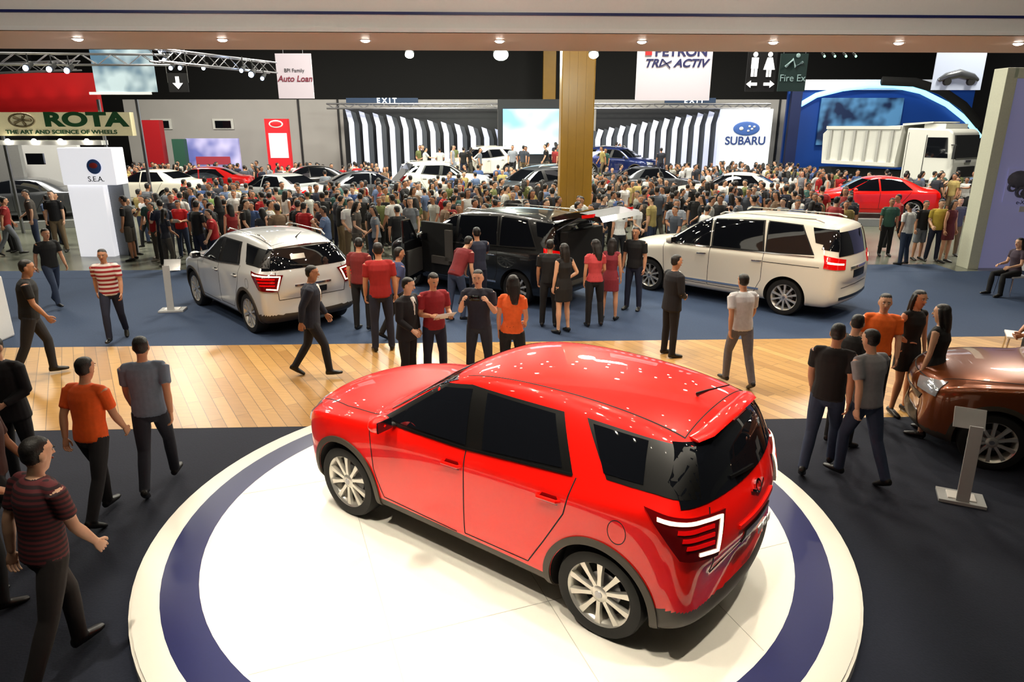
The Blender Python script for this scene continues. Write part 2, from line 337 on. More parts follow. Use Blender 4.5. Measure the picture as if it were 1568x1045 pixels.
def build_body(sp):
    G=Geo(); N=0; xs=[s[0] for s in sp['st']]; xf=xs[0]; xr=xs[-1]
    for s in sp['st']:
        h=sec(s); ring=h+[(-y,z) for y,z in reversed(h[1:-1])]; N=len(ring)
        bf=sp.get('bow',.24)*max(0,(s[0]-(xf-.8))/.8)**1.5; br=sp.get('bowr',.13)*max(0,((xr+.6)-s[0])/.6)**1.2
        for y,z in ring:
            q=(y/.9)**2; G.V.append(Vector((s[0]-bf*q+br*q,y,z)))
    n=len(xs)
    for i in range(n-1):
        for j in range(N):
            k=(j+1)%N; G.face((i*N+j,i*N+k,(i+1)*N+k,(i+1)*N+j),0)
    for base,sg in ((0,1),((n-1)*N,-1)):   # end caps
        c=sum((G.V[base+j] for j in range(N)),Vector())/N; k=len(G.V)
        for j in range(N):
            v=c+(G.V[base+j]-c)*.6; v.x=G.V[base+j].x*.5+c.x*.5+sg*.012; G.V.append(v)
        for j in range(N):
            q=(j+1)%N; f=(base+j,base+q,k+q,k+j); G.face(f if sg<0 else f[::-1],0)
        f=[k+j for j in range(N)]; G.face(f if sg<0 else f[::-1],0)
    me=G.mesh('b',[],True,None)
    bm=bmesh.new(); bm.from_mesh(me); bmesh.ops.recalc_face_normals(bm,faces=bm.faces); bm.to_mesh(me); bm.free()
    o=bpy.data.objects.new('b',me); COL.objects.link(o)
    s=o.modifiers.new('s','SUBSURF'); s.levels=sp.get('level',2); s.render_levels=s.levels
    cut=bpy.data.meshes.new('c'); bm=bmesh.new()
    for ax in sp['ax']:
        for sy in (1,-1):
            bmesh.ops.create_cone(bm,cap_ends=True,segments=56,radius1=sp['ar'],radius2=sp['ar'],depth=.6,matrix=Matrix.Translation((ax,sy*(sp['wy']-.17+.3),sp['wr']+.01))@Matrix.Rotation(math.pi/2,4,'X'))
    bm.to_mesh(cut); bm.free(); co=bpy.data.objects.new('c',cut); COL.objects.link(co)
    b=o.modifiers.new('b','BOOLEAN'); b.operation='DIFFERENCE'; b.object=co; b.solver='EXACT'
    dg=bpy.context.evaluated_depsgraph_get(); out=bpy.data.meshes.new_from_object(o.evaluated_get(dg))
    bpy.data.objects.remove(o); bpy.data.objects.remove(co)
    out.materials.clear()
    for m in (CLAD,CLAD,WELL): out.materials.append(m)
    R=sp['ar']+.006
    for p in out.polygons:
        p.use_smooth=True; p.material_index=0
        vs=[out.vertices[i].co for i in p.vertices]
        cz=sp.get('clad',0)
        if cz and p.center.x<-1.62: cz+=.12
        if p.center.z<cz: p.material_index=1
        for ax in sp['ax']:
            if all((v.x-ax)**2+(v.z-sp['wr']-.01)**2<R*R and abs(v.y)>sp['wy']-.18 for v in vs): p.material_index=2
    out.set_sharp_from_angle(angle=math.radians(38))
    return out
def mapx(x,xm): return x if xm is None or x>xm[0] else xm[0]+(x-xm[0])*xm[1]
XC=(-1.3,.78,.155); XV=(-1.5,.84,.135)
XM=lambda x: mapx(x,XC)
class Dec:
    def __init__(s,me,xm=None):
        s.b=BVHTree.FromPolygons([v.co for v in me.vertices],[tuple(p.vertices) for p in me.polygons]); s.g=Geo(); s.xm=xm
    def hit(s,h,z,pl,sg):
        q=.70711
        if s.xm:
            if pl in('side','top'): h=mapx(h,s.xm)
            if pl=='rc': h=h-s.xm[2]
        if pl=='side': o,d=Vector((h,sg*2.5,z)),Vector((0,-sg,0))
        elif pl=='rear': o,d=Vector((-5,sg*h,z)),Vector((1,0,0))
        elif pl=='front': o,d=Vector((5,sg*h,z)),Vector((-1,0,0))
        elif pl=='top': o,d=Vector((h,sg*z,4)),Vector((0,0,-1))
        elif pl=='rc': d=Vector((q,-q*sg,0)); o=Vector((-q,-q*sg,0))*h-d*5; o.z=z
        elif pl=='fc': d=Vector((-q,-q*sg,0)); o=Vector((q,-q*sg,0))*h-d*5; o.z=z
        r=s.b.ray_cast(o,d)
        if r[0] is None: return None
        n=r[1]; n=-n if n.dot(d)>0 else n
        return r[0],n
    def grid(s,P2,F,pl,off,mat,both):
        for sg in ((1,-1) if both else (1,)):
            hs=[s.hit(a,b,pl,sg) for a,b in P2]; k=len(s.g.V)
            for r in hs: s.g.V.append(r[0]+r[1]*off if r else Vector((0,0,.5)))
            cnt={}
            for f in F:
                if any(hs[i] is None for i in f): continue
                s.g.face([k+i for i in f],mat)
                for a,b in zip(f,f[1:]+f[:1]): cnt[tuple(sorted((a,b)))]=cnt.get(tuple(sorted((a,b))),0)+1
            low={}
            def lo(i):
                if i not in low: low[i]=len(s.g.V); s.g.V.append(hs[i][0]-hs[i][1]*.008)
                return low[i]
            for (a,b),c in cnt.items():
                if c==1: s.g.face((k+a,k+b,lo(b),lo(a)),mat)
    def patch(s,poly,pl,off,mat,both=True,res=.05):
        A=sum(poly[i][0]*poly[(i+1)%len(poly)][1]-poly[(i+1)%len(poly)][0]*poly[i][1] for i in range(len(poly)))
        if A<0: poly=poly[::-1]
        x0,x1=min(p[0] for p in poly),max(p[0] for p in poly); z0,z1=min(p[1] for p in poly),max(p[1] for p in poly)
        nx,nz=max(2,int((x1-x0)/res)+1),max(2,int((z1-z0)/res)+1)
        bm=bmesh.new(); vs=[[bm.verts.new((x0+(x1-x0)*i/nx,z0+(z1-z0)*j/nz,0)) for j in range(nz+1)] for i in range(nx+1)]
        for i in range(nx):
            for j in range(nz): bm.faces.new((vs[i][j],vs[i+1][j],vs[i+1][j+1],vs[i][j+1]))
        for i in range(len(poly)):
            a,b=poly[i],poly[(i+1)%len(poly)]; no=Vector((b[1]-a[1],-(b[0]-a[0]),0)).normalized()
            bmesh.ops.bisect_plane(bm,geom=bm.verts[:]+bm.edges[:]+bm.faces[:],plane_co=(a[0],a[1],0),plane_no=no,clear_outer=True,dist=1e-5)
        bm.verts.index_update(); P2=[(v.co.x,v.co.y) for v in bm.verts]; Fs=[[v.index for v in f.verts] for f in bm.faces]; bm.free()
        s.grid(P2,Fs,pl,off,mat,both)
    def line(s,pts,pl,w,off,mat,both=True,step=.03):
        L=[]
        for a,b in zip(pts,pts[1:]):
            n=max(1,int(math.dist(a,b)/step))
            for i in range(n): L.append((a[0]+(b[0]-a[0])*i/n,a[1]+(b[1]-a[1])*i/n))
        L.append(pts[-1]); P2=[];Fs=[]
        for i,p in enumerate(L):
            a,b=L[max(0,i-1)],L[min(len(L)-1,i+1)]; dx,dz=b[0]-a[0],b[1]-a[1]; l=math.hypot(dx,dz); nx,nz=-dz/l*w/2,dx/l*w/2
            P2+=[(p[0]+nx,p[1]+nz),p,(p[0]-nx,p[1]-nz)]
        for i in range(len(L)-1):
            k=3*i; Fs+=[[k,k+1,k+4,k+3],[k+1,k+2,k+5,k+4]]
        s.grid(P2,Fs,pl,off,mat,both)
def wheel_mesh(R=.33,style=0):
    g=Geo(); k=R/.33; r=lambda L:[(a*k,b) for a,b in L]
    g.lathe(r([(.19,-.10),(.285,-.112),(.318,-.105),(.33,-.075),(.331,0),(.33,.075),(.318,.105),(.285,.112),(.240,.105)]),0,48)
    g.lathe(r([(.242,.106),(.244,.098),(.232,.088),(.220,.075),(.205,.0),(.20,-.09)]),1,48)
    g.lathe(r([(.202,-.01),(.0001,-.01)]),2,32); g.lathe(r([(.13,.02),(.13,.012),(.02,.02)]),3,32)
    n=5
    for i in range(n):
        for da in (-13,13):
            a=2*math.pi*i/n+math.radians(da); a2=2*math.pi*i/n+math.radians(da*1.35)
            c0=Vector((math.cos(a)*.045,0,math.sin(a)*.045))*k; c1=Vector((math.cos(a2)*.236,0,math.sin(a2)*.236))*k
            t=(c1-c0).normalized(); s_=Vector((-t.z,0,t.x)); q=len(g.V)
            for c,w,y in ((c0,.019,.088),((c0+c1)/2,.018,.092),(c1,.028,.094)):
                g.V+= [c+s_*w+Vector((0,y-.03,0)),c+s_*w*.8+Vector((0,y,0)),c-s_*w*.8+Vector((0,y,0)),c-s_*w+Vector((0,y-.03,0))]
            for b in (0,4):
                for e in range(4):
                    f=(e+1)%4; g.face((q+b+e,q+b+f,q+b+4+f,q+b+4+e),1)
    g.lathe(r([(.062,.06),(.062,.088),(.05,.094),(.03,.098),(.0001,.098)]),1,24)
    g.lathe(r([(.028,.0985),(.026,.102),(.0001,.102)]),3,20)
    return g.mesh('wheel',[RUB,ALLOY,WELL,STEEL],True,40)
DM=[CLAD,GLASS,TRIM,GAP,LRED,LCLR,HEADL,CHROME,CLAD,ALLOY,LDRK]
PA,GL,TR,GP,LR,LC,HL,CH,CL,AL,LD=range(11)
def st_cross():
    L=[(2.15,.34,.60,.64,.57,.48,.72,.03),(2.12,.26,.72,.78,.69,.60,.86,.04),(2.0,.21,.82,.87,.78,.68,.965,.045),(1.7,.19,.875,.935,.84,.73,1.03,.05),(1.3,.19,.892,.975,.855,.75,1.075,.05),(1.02,.19,.885,1.0,.855,.74,1.10,.05),
    (.90,.19,.882,1.0,.86,.735,1.13,.05),(.62,.19,.88,1.01,.86,.68,1.315,.05),(.30,.19,.88,1.02,.86,.64,1.525,.05),(.02,.19,.88,1.025,.86,.62,1.615,.05),(-.45,.19,.88,1.04,.86,.61,1.665,.05),(-1.1,.19,.892,1.08,.86,.60,1.655,.05),(-1.6,.19,.902,1.12,.86,.585,1.60,.05),(-1.93,.21,.89,1.14,.84,.56,1.535,.045),
    (-2.02,.22,.88,1.14,.83,.575,1.46,.04),(-2.14,.25,.87,1.10,.81,.63,1.25,.035),(-2.21,.28,.855,1.05,.79,.66,1.11,.03),(-2.27,.32,.83,.90,.77,.66,.99,.03),(-2.30,.38,.77,.70,.74,.62,.79,.03)]
    return [(XM(a[0]),)+a[1:] for a in L]
def st_van():
    L=[(2.42,.38,.62,.70,.60,.50,.78,.02),(2.38,.28,.78,.84,.74,.64,.92,.03),(2.22,.23,.88,.93,.84,.72,1.02,.04),(1.9,.21,.935,.99,.89,.77,1.08,.04),(1.5,.21,.95,1.03,.905,.79,1.13,.04),(1.28,.21,.95,1.06,.905,.79,1.17,.04),
    (1.12,.21,.95,1.07,.905,.775,1.23,.04),(.85,.21,.95,1.08,.905,.73,1.42,.035),(.5,.21,.95,1.09,.905,.69,1.63,.03),(.15,.21,.95,1.10,.905,.67,1.75,.03),(-.5,.21,.95,1.11,.905,.665,1.82,.03),(-1.3,.21,.95,1.13,.905,.66,1.82,.03),(-2.0,.21,.95,1.15,.90,.65,1.79,.03),(-2.38,.23,.94,1.16,.885,.64,1.74,.03),
    (-2.46,.24,.935,1.15,.88,.65,1.62,.03),(-2.56,.28,.92,1.12,.865,.69,1.36,.03),(-2.62,.30,.91,1.08,.85,.70,1.16,.03),(-2.67,.34,.87,.92,.81,.70,1.02,.03),(-2.70,.40,.80,.72,.77,.66,.80,.03)]
    return [(mapx(a[0],XV),)+a[1:] for a in L]
def st_sedan():
    return [(2.25,.34,.60,.56,.57,.48,.64,.02),(2.2,.24,.75,.66,.71,.6,.74,.03),(2.05,.19,.84,.72,.79,.68,.81,.035),(1.7,.17,.89,.79,.84,.73,.88,.04),(1.3,.17,.90,.84,.855,.74,.93,.04),(.98,.17,.90,.88,.86,.73,.97,.04),
    (.85,.17,.90,.90,.86,.725,1.0,.04),(.5,.17,.90,.91,.86,.66,1.20,.03),(.15,.17,.90,.92,.86,.61,1.38,.03),(-.15,.17,.90,.93,.86,.60,1.44,.03),(-.7,.17,.90,.94,.86,.59,1.45,.03),(-1.15,.17,.90,.95,.86,.60,1.36,.03),(-1.55,.17,.90,.96,.85,.66,1.14,.03),(-1.75,.18,.895,.96,.85,.70,1.06,.03),
    (-2.05,.2,.88,.97,.83,.70,1.04,.03),(-2.2,.24,.86,.94,.81,.70,1.02,.03),(-2.28,.28,.82,.84,.78,.68,.92,.03),(-2.31,.36,.76,.66,.73,.62,.74,.03)]
def det_common(D,sp):
    for ax in sp['ax']:
        if sp.get('clad',0)>0:
            ar=sp['ar']; zc=sp['wr']+.01
            P=[];Fs=[]
            A=[math.radians(-30+240*i/44) for i in range(45)]
            sh=D.xm; D.xm=None
            for a in A:
                for r in (ar+.003,ar+.028,ar+.055): P.append((ax+math.cos(a)*r,zc+math.sin(a)*r))
            for i in range(44):
                k=3*i; Fs+=[[k,k+1,k+4,k+3],[k+1,k+2,k+5,k+4]]
            D.grid(P,Fs,'side',.014,CL,True); D.xm=sh
def det_cross(D,sp,lamp=True):
    det_common(D,sp)
    for p in ([(.86,1.055),(.28,1.455),(-.02,1.51),(-.10,1.08)],[(-.10,1.08),(-.02,1.51),(-.86,1.51),(-1.05,1.16)],[(-1.30,1.20),(-1.04,1.51),(-1.90,1.46),(-2.02,1.21)]):
        D.patch(p,'side',.004,TR)
    for p in ([(.74,1.08),(.24,1.435),(-.04,1.485),(-.11,1.105)],[(-.27,1.115),(-.19,1.49),(-.80,1.485),(-.96,1.18)],[(-1.27,1.23),(-1.10,1.485),(-1.55,1.465),(-1.62,1.235)]):
        D.patch(p,'side',.009,GL)
    D.line([(.86,1.055),(-.1,1.08),(-1.05,1.16)],'side',.016,.011,CH if not lamp else TR)
    D.patch([(-.70,1.115),(.70,1.115),(.60,1.50),(-.60,1.50)],'front',.006,GL,False)
    D.patch([(-.79,1.15),(.79,1.15),(.74,1.28),(.58,1.48),(-.58,1.48),(-.74,1.28)],'rear',.006,GL,False,.04)
    D.patch([(.70,1.21),(1.02,1.19),(1.02,1.46),(.96,1.46)],'rc',.006,TR)
    for l in ([(.93,1.0),(.90,.60),(.80,.36),(-.02,.34)],[(-.12,1.07),(-.11,.36)],[(-.11,.36),(-.72,.37),(-.86,.60),(-1.02,.88),(-1.08,1.15)]):
        D.line(l,'side',.009,.0015,GP)
    D.line([(.95,.73),(1.4,.70),(1.85,.60)],'top',.01,.002,GP); D.line([(-.58,.88),(.58,.88)],'front',.01,.002,GP,False)
    D.line([(-.60,.66),(-.64,.98),(-.60,1.12)],'rear',.010,.002,GP,False); D.line([(.60,.66),(.64,.98),(.60,1.12)],'rear',.010,.002,GP,False); D.line([(-.60,.66),(.60,.66)],'rear',.01,.002,GP,False)
    D.line([(-1.80,-.52),(-1.80,.52)],'top',.010,.0015,GP,False)
    D.line([(.1,.545),(-1.80,.515)],'top',.012,.0015,GP)
    ring=[(-1.47+.085*math.cos(a*math.pi/12),.90+.085*math.sin(a*math.pi/12)) for a in range(25)]
    D.line(ring,'side',.006,.0015,GP)
    for x in (.0,-.90):
        zz=.93 if x==0 else .955
        for sg in (1,-1):
            r=D.hit(x,zz,'side',sg)
            if r:
                y=r[0].y+sg*.026
                D.g.tube([(x+.10,y-sg*.03,zz-.005),(x+.085,y,zz),(x-.07,y,zz+.007),(x-.09,y-sg*.03,zz+.005)],[(.012,.016)]*4,PA,side=(0,1,0),n=10)
        D.patch([(x-.07,zz-.03),(x+.07,zz-.035),(x+.08,zz),(x+.06,zz+.03),(x-.06,zz+.035),(x-.08,zz)],'side',.001,GP if not lamp else LD)  # flat darker patch, paints the recess shade behind the handle
    # tail lamps: dark red lens, lit clear outline, red light bars
    D.patch([(.86,.85),(1.14,.80),(1.21,1.07),(.68,1.13),(.72,1.06)],'rc',.018,LD,True,.03)
    D.line([(.74,1.09),(1.17,1.045),(1.13,.845),(.98,.87)],'rc',.020,.026,LC)
    for zz in (1.035,.985,.935): D.line([(.84+(1.035-zz)*.5,zz),(1.10,zz-.025)],'rc',.024,.024,LR)
    D.patch([(.82,.75),(1.15,.75),(1.20,.86),(.80,.92)],'fc',.012,HL,True,.03)
    D.patch([(-.5,.62),(.5,.62),(.56,.70),(-.56,.70)],'front',.01,TR,False); D.patch([(-.6,.30),(.6,.30),(.5,.46),(-.5,.46)],'front',.01,TR,False)
    D.patch([(-.24,.72),(.24,.72),(.24,.82),(-.24,.82)],'rear',.014,TR,False)
    D.line([(-.33,.88),(.33,.88)],'rear',.03,.016,CH if not lamp else PA,False)
    D.line([(.045*math.cos(a*math.pi/8),1.04+.04*math.sin(a*math.pi/8)) for a in range(17)],'rear',.014,.016,CH,False,.02)
    D.line([(-.11,1.05),(-.05,1.02)],'rear',.016,.016,CH,False,.02); D.line([(.11,1.05),(.05,1.02)],'rear',.016,.016,CH,False,.02)
    D.line([(.0,1.18),(.34,1.22)],'rear',.018,.02,TR,False)
    a=XM(-1.93); D.g.tube([(a+.05,-.50,1.495),(a+.01,-.40,1.512),(a,0,1.53),(a+.01,.40,1.512),(a+.05,.50,1.495)],[(.045,.014),(.06,.015),(.065,.016),(.06,.015),(.045,.014)],PA,side=(1,0,0),n=12)
    D.g.box((a-.068,0,1.522),(.012,.24,.012),LD)
    for sg in (1,-1):
        D.g.tube([(.66,sg*.84,1.07),(.67,sg*.92,1.09)],[(.03,.02)]*2,TR,n=10); D.g.ell((.68,sg*.98,1.12),(.07,.105,.07),PA,None,16,10); D.g.box((.618,sg*.98,1.12),(.012,.15,.09),GL)
    a=XM(-1.62); D.g.tube([(a,0,1.60),(a-.08,0,1.65),(a-.22,0,1.72)],[.016,.008,.004],TR,n=8)
def det_suv(D,sp):
    det_cross(D,sp,False)
    for sg in (1,-1):
        D.g.tube([(.0,sg*.56,1.62),(-.1,sg*.56,1.665),(-1.4,sg*.55,1.665),(-1.55,sg*.54,1.60)],[.013]*4,AL,n=8)
    D.patch([(.05,1.30),(.30,1.30),(.30,1.38),(.05,1.38)],'rear',.012,AL,False)
def det_van(D,sp):
    det_common(D,sp)
    W=([(1.10,1.13),(.45,1.58),(.22,1.66),(.14,1.15)],[(.06,1.15),(.14,1.66),(-.86,1.71),(-.98,1.17)],[(-1.06,1.17),(-.98,1.71),(-1.62,1.69),(-2.0,1.22)],)
    for p in W:
        c=(sum(a for a,_ in p)/4,sum(b for _,b in p)/4); D.patch([(c[0]+(a-c[0])*1.07,c[1]+(b-c[1])*1.07) for a,b in p],'side',.004,TR); D.patch(p,'side',.008,GL)
    D.patch([(-2.0,1.42),(-1.86,1.68),(-2.36,1.66),(-2.50,1.36)],'side',.006,GL)
    D.line([(1.15,1.105),(.1,1.12),(-2.05,1.17)],'side',.02,.01,CH)
    D.line([(1.0,.42),(-1.0,.44)],'side',.035,.014,CH)
    D.patch([(-.76,1.2),(.76,1.2),(.65,1.64),(-.65,1.64)],'front',.006,GL,False)
    D.patch([(-.74,1.20),(.74,1.20),(.66,1.62),(-.66,1.62)],'rear',.008,GL,False)
    D.patch([(1.0,1.32),(1.32,1.28),(1.30,1.66),(1.12,1.66)],'rc',.006,GL)
    for l in ([(1.18,1.10),(1.12,.5),(1.0,.36),(.12,.36)],[(.10,1.14),(.10,.36)],[(.10,.36),(-.9,.36),(-1.02,.62),(-1.02,1.17)]): D.line(l,'side',.010,.0015,GP)
    D.line([(-1.03,.98),(-2.2,1.0)],'side',.012,.002,GP)
    D.patch([(1.00,1.00),(1.42,.96),(1.44,1.14),(1.02,1.22)],'rc',.016,LR,True,.03); D.line([(1.05,1.10),(1.38,1.06)],'rc',.03,.02,LC)
    D.patch([(1.0,.82),(1.35,.82),(1.38,.98),(.96,1.02)],'fc',.012,HL,True,.03); D.patch([(-.5,.74),(.5,.74),(.56,.88),(-.56,.88)],'front',.01,TR,False)
    D.patch([(-.27,.78),(.27,.78),(.27,.92),(-.27,.92)],'rear',.012,TR,False); D.line([(-.4,.97),(.4,.97)],'rear',.04,.014,CH,False)
    D.line([(-.64,.62),(.64,.62)],'rear',.01,.002,GP,False); D.patch([(-.7,.40),(.7,.40),(.7,.45),(-.7,.45)],'rear',.01,TR,False)
    for x in (.28,-.90):
        for sg in (1,-1):
            r=D.hit(x,.98,'side',sg)
            if r: y=r[0].y+sg*.026; D.g.tube([(x+.1,y-sg*.03,.98),(x+.08,y,.98),(x-.08,y,.985),(x-.1,y-sg*.03,.985)],[(.012,.016)]*4,CH,side=(0,1,0),n=8)
    for sg in (1,-1):
        D.g.tube([(.92,sg*.9,1.14),(.93,sg*.98,1.16)],[(.03,.02)]*2,TR,n=10); D.g.ell((.94,sg*1.06,1.2),(.08,.12,.09),PA,None,14,10); D.g.box((.865,sg*1.06,1.2),(.012,.18,.12),GL)
        D.g.tube([(.1,sg*.60,1.76),(0,sg*.60,1.81),(-1.8,sg*.59,1.815),(-1.95,sg*.58,1.77)],[.014]*4,AL,n=8)
def det_sedan(D,sp):
    for p in ([(.80,.95),(.15,1.32),(-.12,1.36),(-.15,.96)],[(-.21,.96),(-.18,1.36),(-.85,1.34),(-1.25,1.0)]): D.patch(p,'side',.006,GL)
    D.patch([(-.70,1.0),(.70,1.0),(.58,1.33),(-.58,1.33)],'front',.006,GL,False); D.patch([(-.62,1.10),(.62,1.10),(.52,1.34),(-.52,1.34)],'rear',.006,GL,False)
    for l in ([(.90,.9),(.85,.5),(.75,.34),(-.18,.34),(-.18,.95)],[(-.18,.34),(-.8,.34),(-.95,.6),(-1.2,.95)]): D.line(l,'side',.012,.002,GP)
    D.patch([(.86,.76),(1.2,.74),(1.2,.90),(.84,.92)],'rc',.014,LR,True,.04); D.patch([(.86,.60),(1.22,.60),(1.22,.70),(.80,.78)],'fc',.012,HL,True,.04)
    D.patch([(-.5,.42),(.5,.42),(.56,.60),(-.56,.60)],'front',.01,TR,False); D.patch([(-.27,.66),(.27,.66),(.27,.78),(-.27,.78)],'rear',.012,TR,False)
    D.line([(.9,.72),(1.4,.69),(1.95,.58)],'top',.012,.002,GP)
    for sg in (1,-1): D.g.ell((.68,sg*.97,1.0),(.07,.10,.06),PA,None,12,8)
SPEC=dict(
 crossover=dict(st=st_cross(),ax=(1.3,-1.3),wr=.335,ar=.385,wy=.87,clad=.335,level=3,det=det_cross,xm=XC,bowr=.19,bow=.30),
 suv=dict(st=[(x,zb+.01,w,zt,wb,yr,tp+.02,c) for x,zb,w,zt,wb,yr,tp,c in st_cross()],ax=(1.3,-1.3),wr=.35,ar=.40,wy=.87,clad=.30,level=2,det=det_suv,xm=XC),
 van=dict(st=st_van(),ax=(1.5,-1.5),wr=.345,ar=.40,wy=.93,clad=0,level=2,det=det_van,xm=XV),
 sedan=dict(st=st_sedan(),ax=(1.32,-1.32),wr=.32,ar=.365,wy=.88,clad=0,level=2,det=det_sedan))
CC={}
def car(name,kind,loc,yaw,paint,scale=1.0):
    sp=SPEC[kind]
    if kind not in CC:
        b=build_body(sp); D=Dec(b,sp.get('xm')); sp['det'](D,sp)
        CC[kind]=(b,D.g.mesh('details',DM,True,35),wheel_mesh(sp['wr']))
    b,d,w=CC[kind]; e=empty(name,loc,yaw,scale)
    bo=obj('body',b,parent=e); do=obj('trim_parts',d,parent=e)
    for o,i in ((bo,0),(do,0)): o.material_slots[i].link='OBJECT'; o.material_slots[i].material=paint
    for ax in sp['ax']:
        for sg in (1,-1): obj('wheel_%s_%s'%('front' if ax>0 else 'rear','left' if sg>0 else 'right'),w,(ax,sg*(sp['wy']-.115),sp['wr']),0 if sg>0 else math.pi,e)
    return e
def paint(n,c,metal=.0,r=.28,coat=1.0,spec=None): return M(n,c,r,metal,coat,noise=.04,scale=200,spec=spec)
P_RED=paint('paint_red',(.95,.07,.03),0,.4,.9,.15); P_SIL=paint('paint_silver',(.80,.81,.81),.25); P_WHT=paint('paint_pearl_white',(.90,.88,.82),.0,.4,.8,.3); P_BLK=paint('paint_black',(.02,.02,.03)); P_BRN=paint('paint_copper',(.50,.25,.10),.5)
P_GRY=paint('paint_grey',(.35,.36,.38),.5); P_BLU=paint('paint_blue',(.10,.16,.38),.4); P_RD2=paint('paint_crimson',(.70,.05,.05))
def wheels_to(kind,fl,rl,name,pt,z=0,scale=None):
    """put the car so that its left-hand tyres stand on the two surveyed floor points"""
    sp=SPEC[kind]; d=(fl-rl); L=d.length; s=scale or L/(sp['ax'][0]-sp['ax'][1]); d.normalize(); right=Vector((d.y,-d.x,0))
    c=(fl+rl)/2+right*(sp['wy']-.04)*s; c.z=z
    return car(name,kind,c,math.atan2(d.y,d.x),pt,s)
hero=wheels_to('crossover',floor_at(539,786,TT),floor_at(916,970,TT),'crossover_car',P_RED,TT)
text('plate_text','TIVOLI',(XM(-2.3)-.024,0,.77),.085,M('plate_letters',(.9,.9,.9),noise=0),hero,(math.pi/2,0,-math.pi/2),.002)
silver=wheels_to('suv',floor_at(306,468),floor_at(388,510),'suv',P_SIL,.012)
white=wheels_to('van',floor_at(993,445),floor_at(1197,483),'minivan',P_WHT,.012)
black=wheels_to('van',floor_at(615,435),floor_at(812,473),'minivan',P_BLK,.012,1.04)
f_=floor_at(1504,719); brown=wheels_to('crossover',f_,f_+Vector((2.3,-1.1,0)),'crossover_car',P_BRN,.012,.96)
# opened front door + raised tailgate of the black minivan
g=Geo()
g.prism([(0,.35),(0,1.10),(-.25,1.16),(-1.02,1.16),(-1.02,.36)],-.04,.03,0)
for a_,b_ in (((-.25,1.16),(-.62,1.60)),((-.62,1.60),(-.98,1.62)),((-.98,1.62),(-.99,1.16))): g.tube([(a_[0],0,a_[1]),(b_[0],0,b_[1])],[(.03,.025)]*2,0,side=(0,1,0),n=8)
g.prism([(-.28,1.16),(-.63,1.58),(-.96,1.59),(-.96,1.16)],-.004,.004,1)
g.ell((-.2,.12,1.2),(.08,.12,.09),0); g.prism([(-.1,.45),(-.1,.95),(-.9,.98),(-.9,.45)],-.07,-.041,2)
obj('door_front_left',g.mesh('door',[P_BLK,GLASS,M('door_card',(.25,.24,.23),.6)],False),(1.12,.93,0),math.radians(-66),black)
box('door_opening_shade',(.62,.93,.95),(.86,.10,1.1),M('cabin_shade',(.05,.05,.05),.8),black,b=.02)  # solid dark box, paints the cabin shade seen through the doorway
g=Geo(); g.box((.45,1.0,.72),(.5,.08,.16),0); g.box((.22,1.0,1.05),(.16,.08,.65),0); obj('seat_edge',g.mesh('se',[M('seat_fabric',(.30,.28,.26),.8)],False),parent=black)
g=Geo()
g.prism([(0,0),(-.30,.03),(-.62,.02),(-1.05,-.10),(-1.10,-.20),(-1.04,-.20),(-.6,-.06),(0,-.08)],-.74,.74,0)
g.prism([(-.08,-.085),(-.56,-.062),(-.56,-.07),(-.08,-.095)],-.62,.62,1)
g.prism([(-.08,.012),(-.25,.032),(-.58,.026),(-.58,.03),(-.25,.038),(-.08,.018)],-.64,.64,1)
for sg in (1,-1): g.box((-.80,sg*.725,-.06),(.26,.05,.06),3)
obj('tailgate',g.mesh('tailgate',[P_BLK,GLASS,DARK,LRED],False),(-2.20,0,1.80),(0,math.radians(10),0),black)
box('cargo_opening_shade',(-2.43,0,1.05),(.18,1.3,.95),MC['cabin_shade'],black)  # dark block painting the shade of the cargo bay, not hollow
for sg in (1,-1):
    g=Geo(); g.tube([(-2.28,sg*.66,1.55),(-2.85,sg*.66,1.88)],[.012,.008],0,n=8); obj('gas_strut',g.mesh('strut',[STEEL]),parent=black)
# background cars on low display plinths
PLM=M('plinth_grey',(.55,.56,.55),.4)
BGC=[]
def bg(kind,px,py,deg,pt,s=1.05,z=.28): 
    p=floor_at(px,py,z); e=car(kind,kind,p,math.radians(deg),pt,s); BGC.append(e)
    box('display_plinth',(p.x,p.y,z/2),(5.0,2.3,z-.002),PLM,None,math.radians(deg),.01); return e
bg('sedan',425,322,150,P_SIL); oh=bg('sedan',572,316,20,P_GRY); bg('sedan',1112,320,160,P_WHT); bg('sedan',1322,330,170,P_RED)
bg('suv',680,304,10,P_WHT); bg('sedan',310,305,190,P_RD2); bg('suv',815,318,205,P_GRY); bg('sedan',235,312,170,P_WHT); bg('sedan',30,335,200,P_GRY); bg('sedan',470,302,200,P_BLK); bg('sedan',1000,304,20,P_GRY)
stg=box('stage_platform',(0.5,38.6,.45),(15,5,.9),M('stage_white',(.75,.76,.8),.4),b=.02)
STC=[car('suv','suv',(at(735,262,38).x,38.2,.9),math.radians(215),P_WHT),car('suv','suv',(at(950,262,38).x,38.2,.9),math.radians(325),P_BLU)]
hd=Geo(); hd.prism([(0,0),(.95,-.06),(.95,-.03),(0,.04)],-.65,.65,0); obj('hood',hd.mesh('hood',[P_GRY],False),(.95,0,.98),(0,math.radians(-50),0),oh)
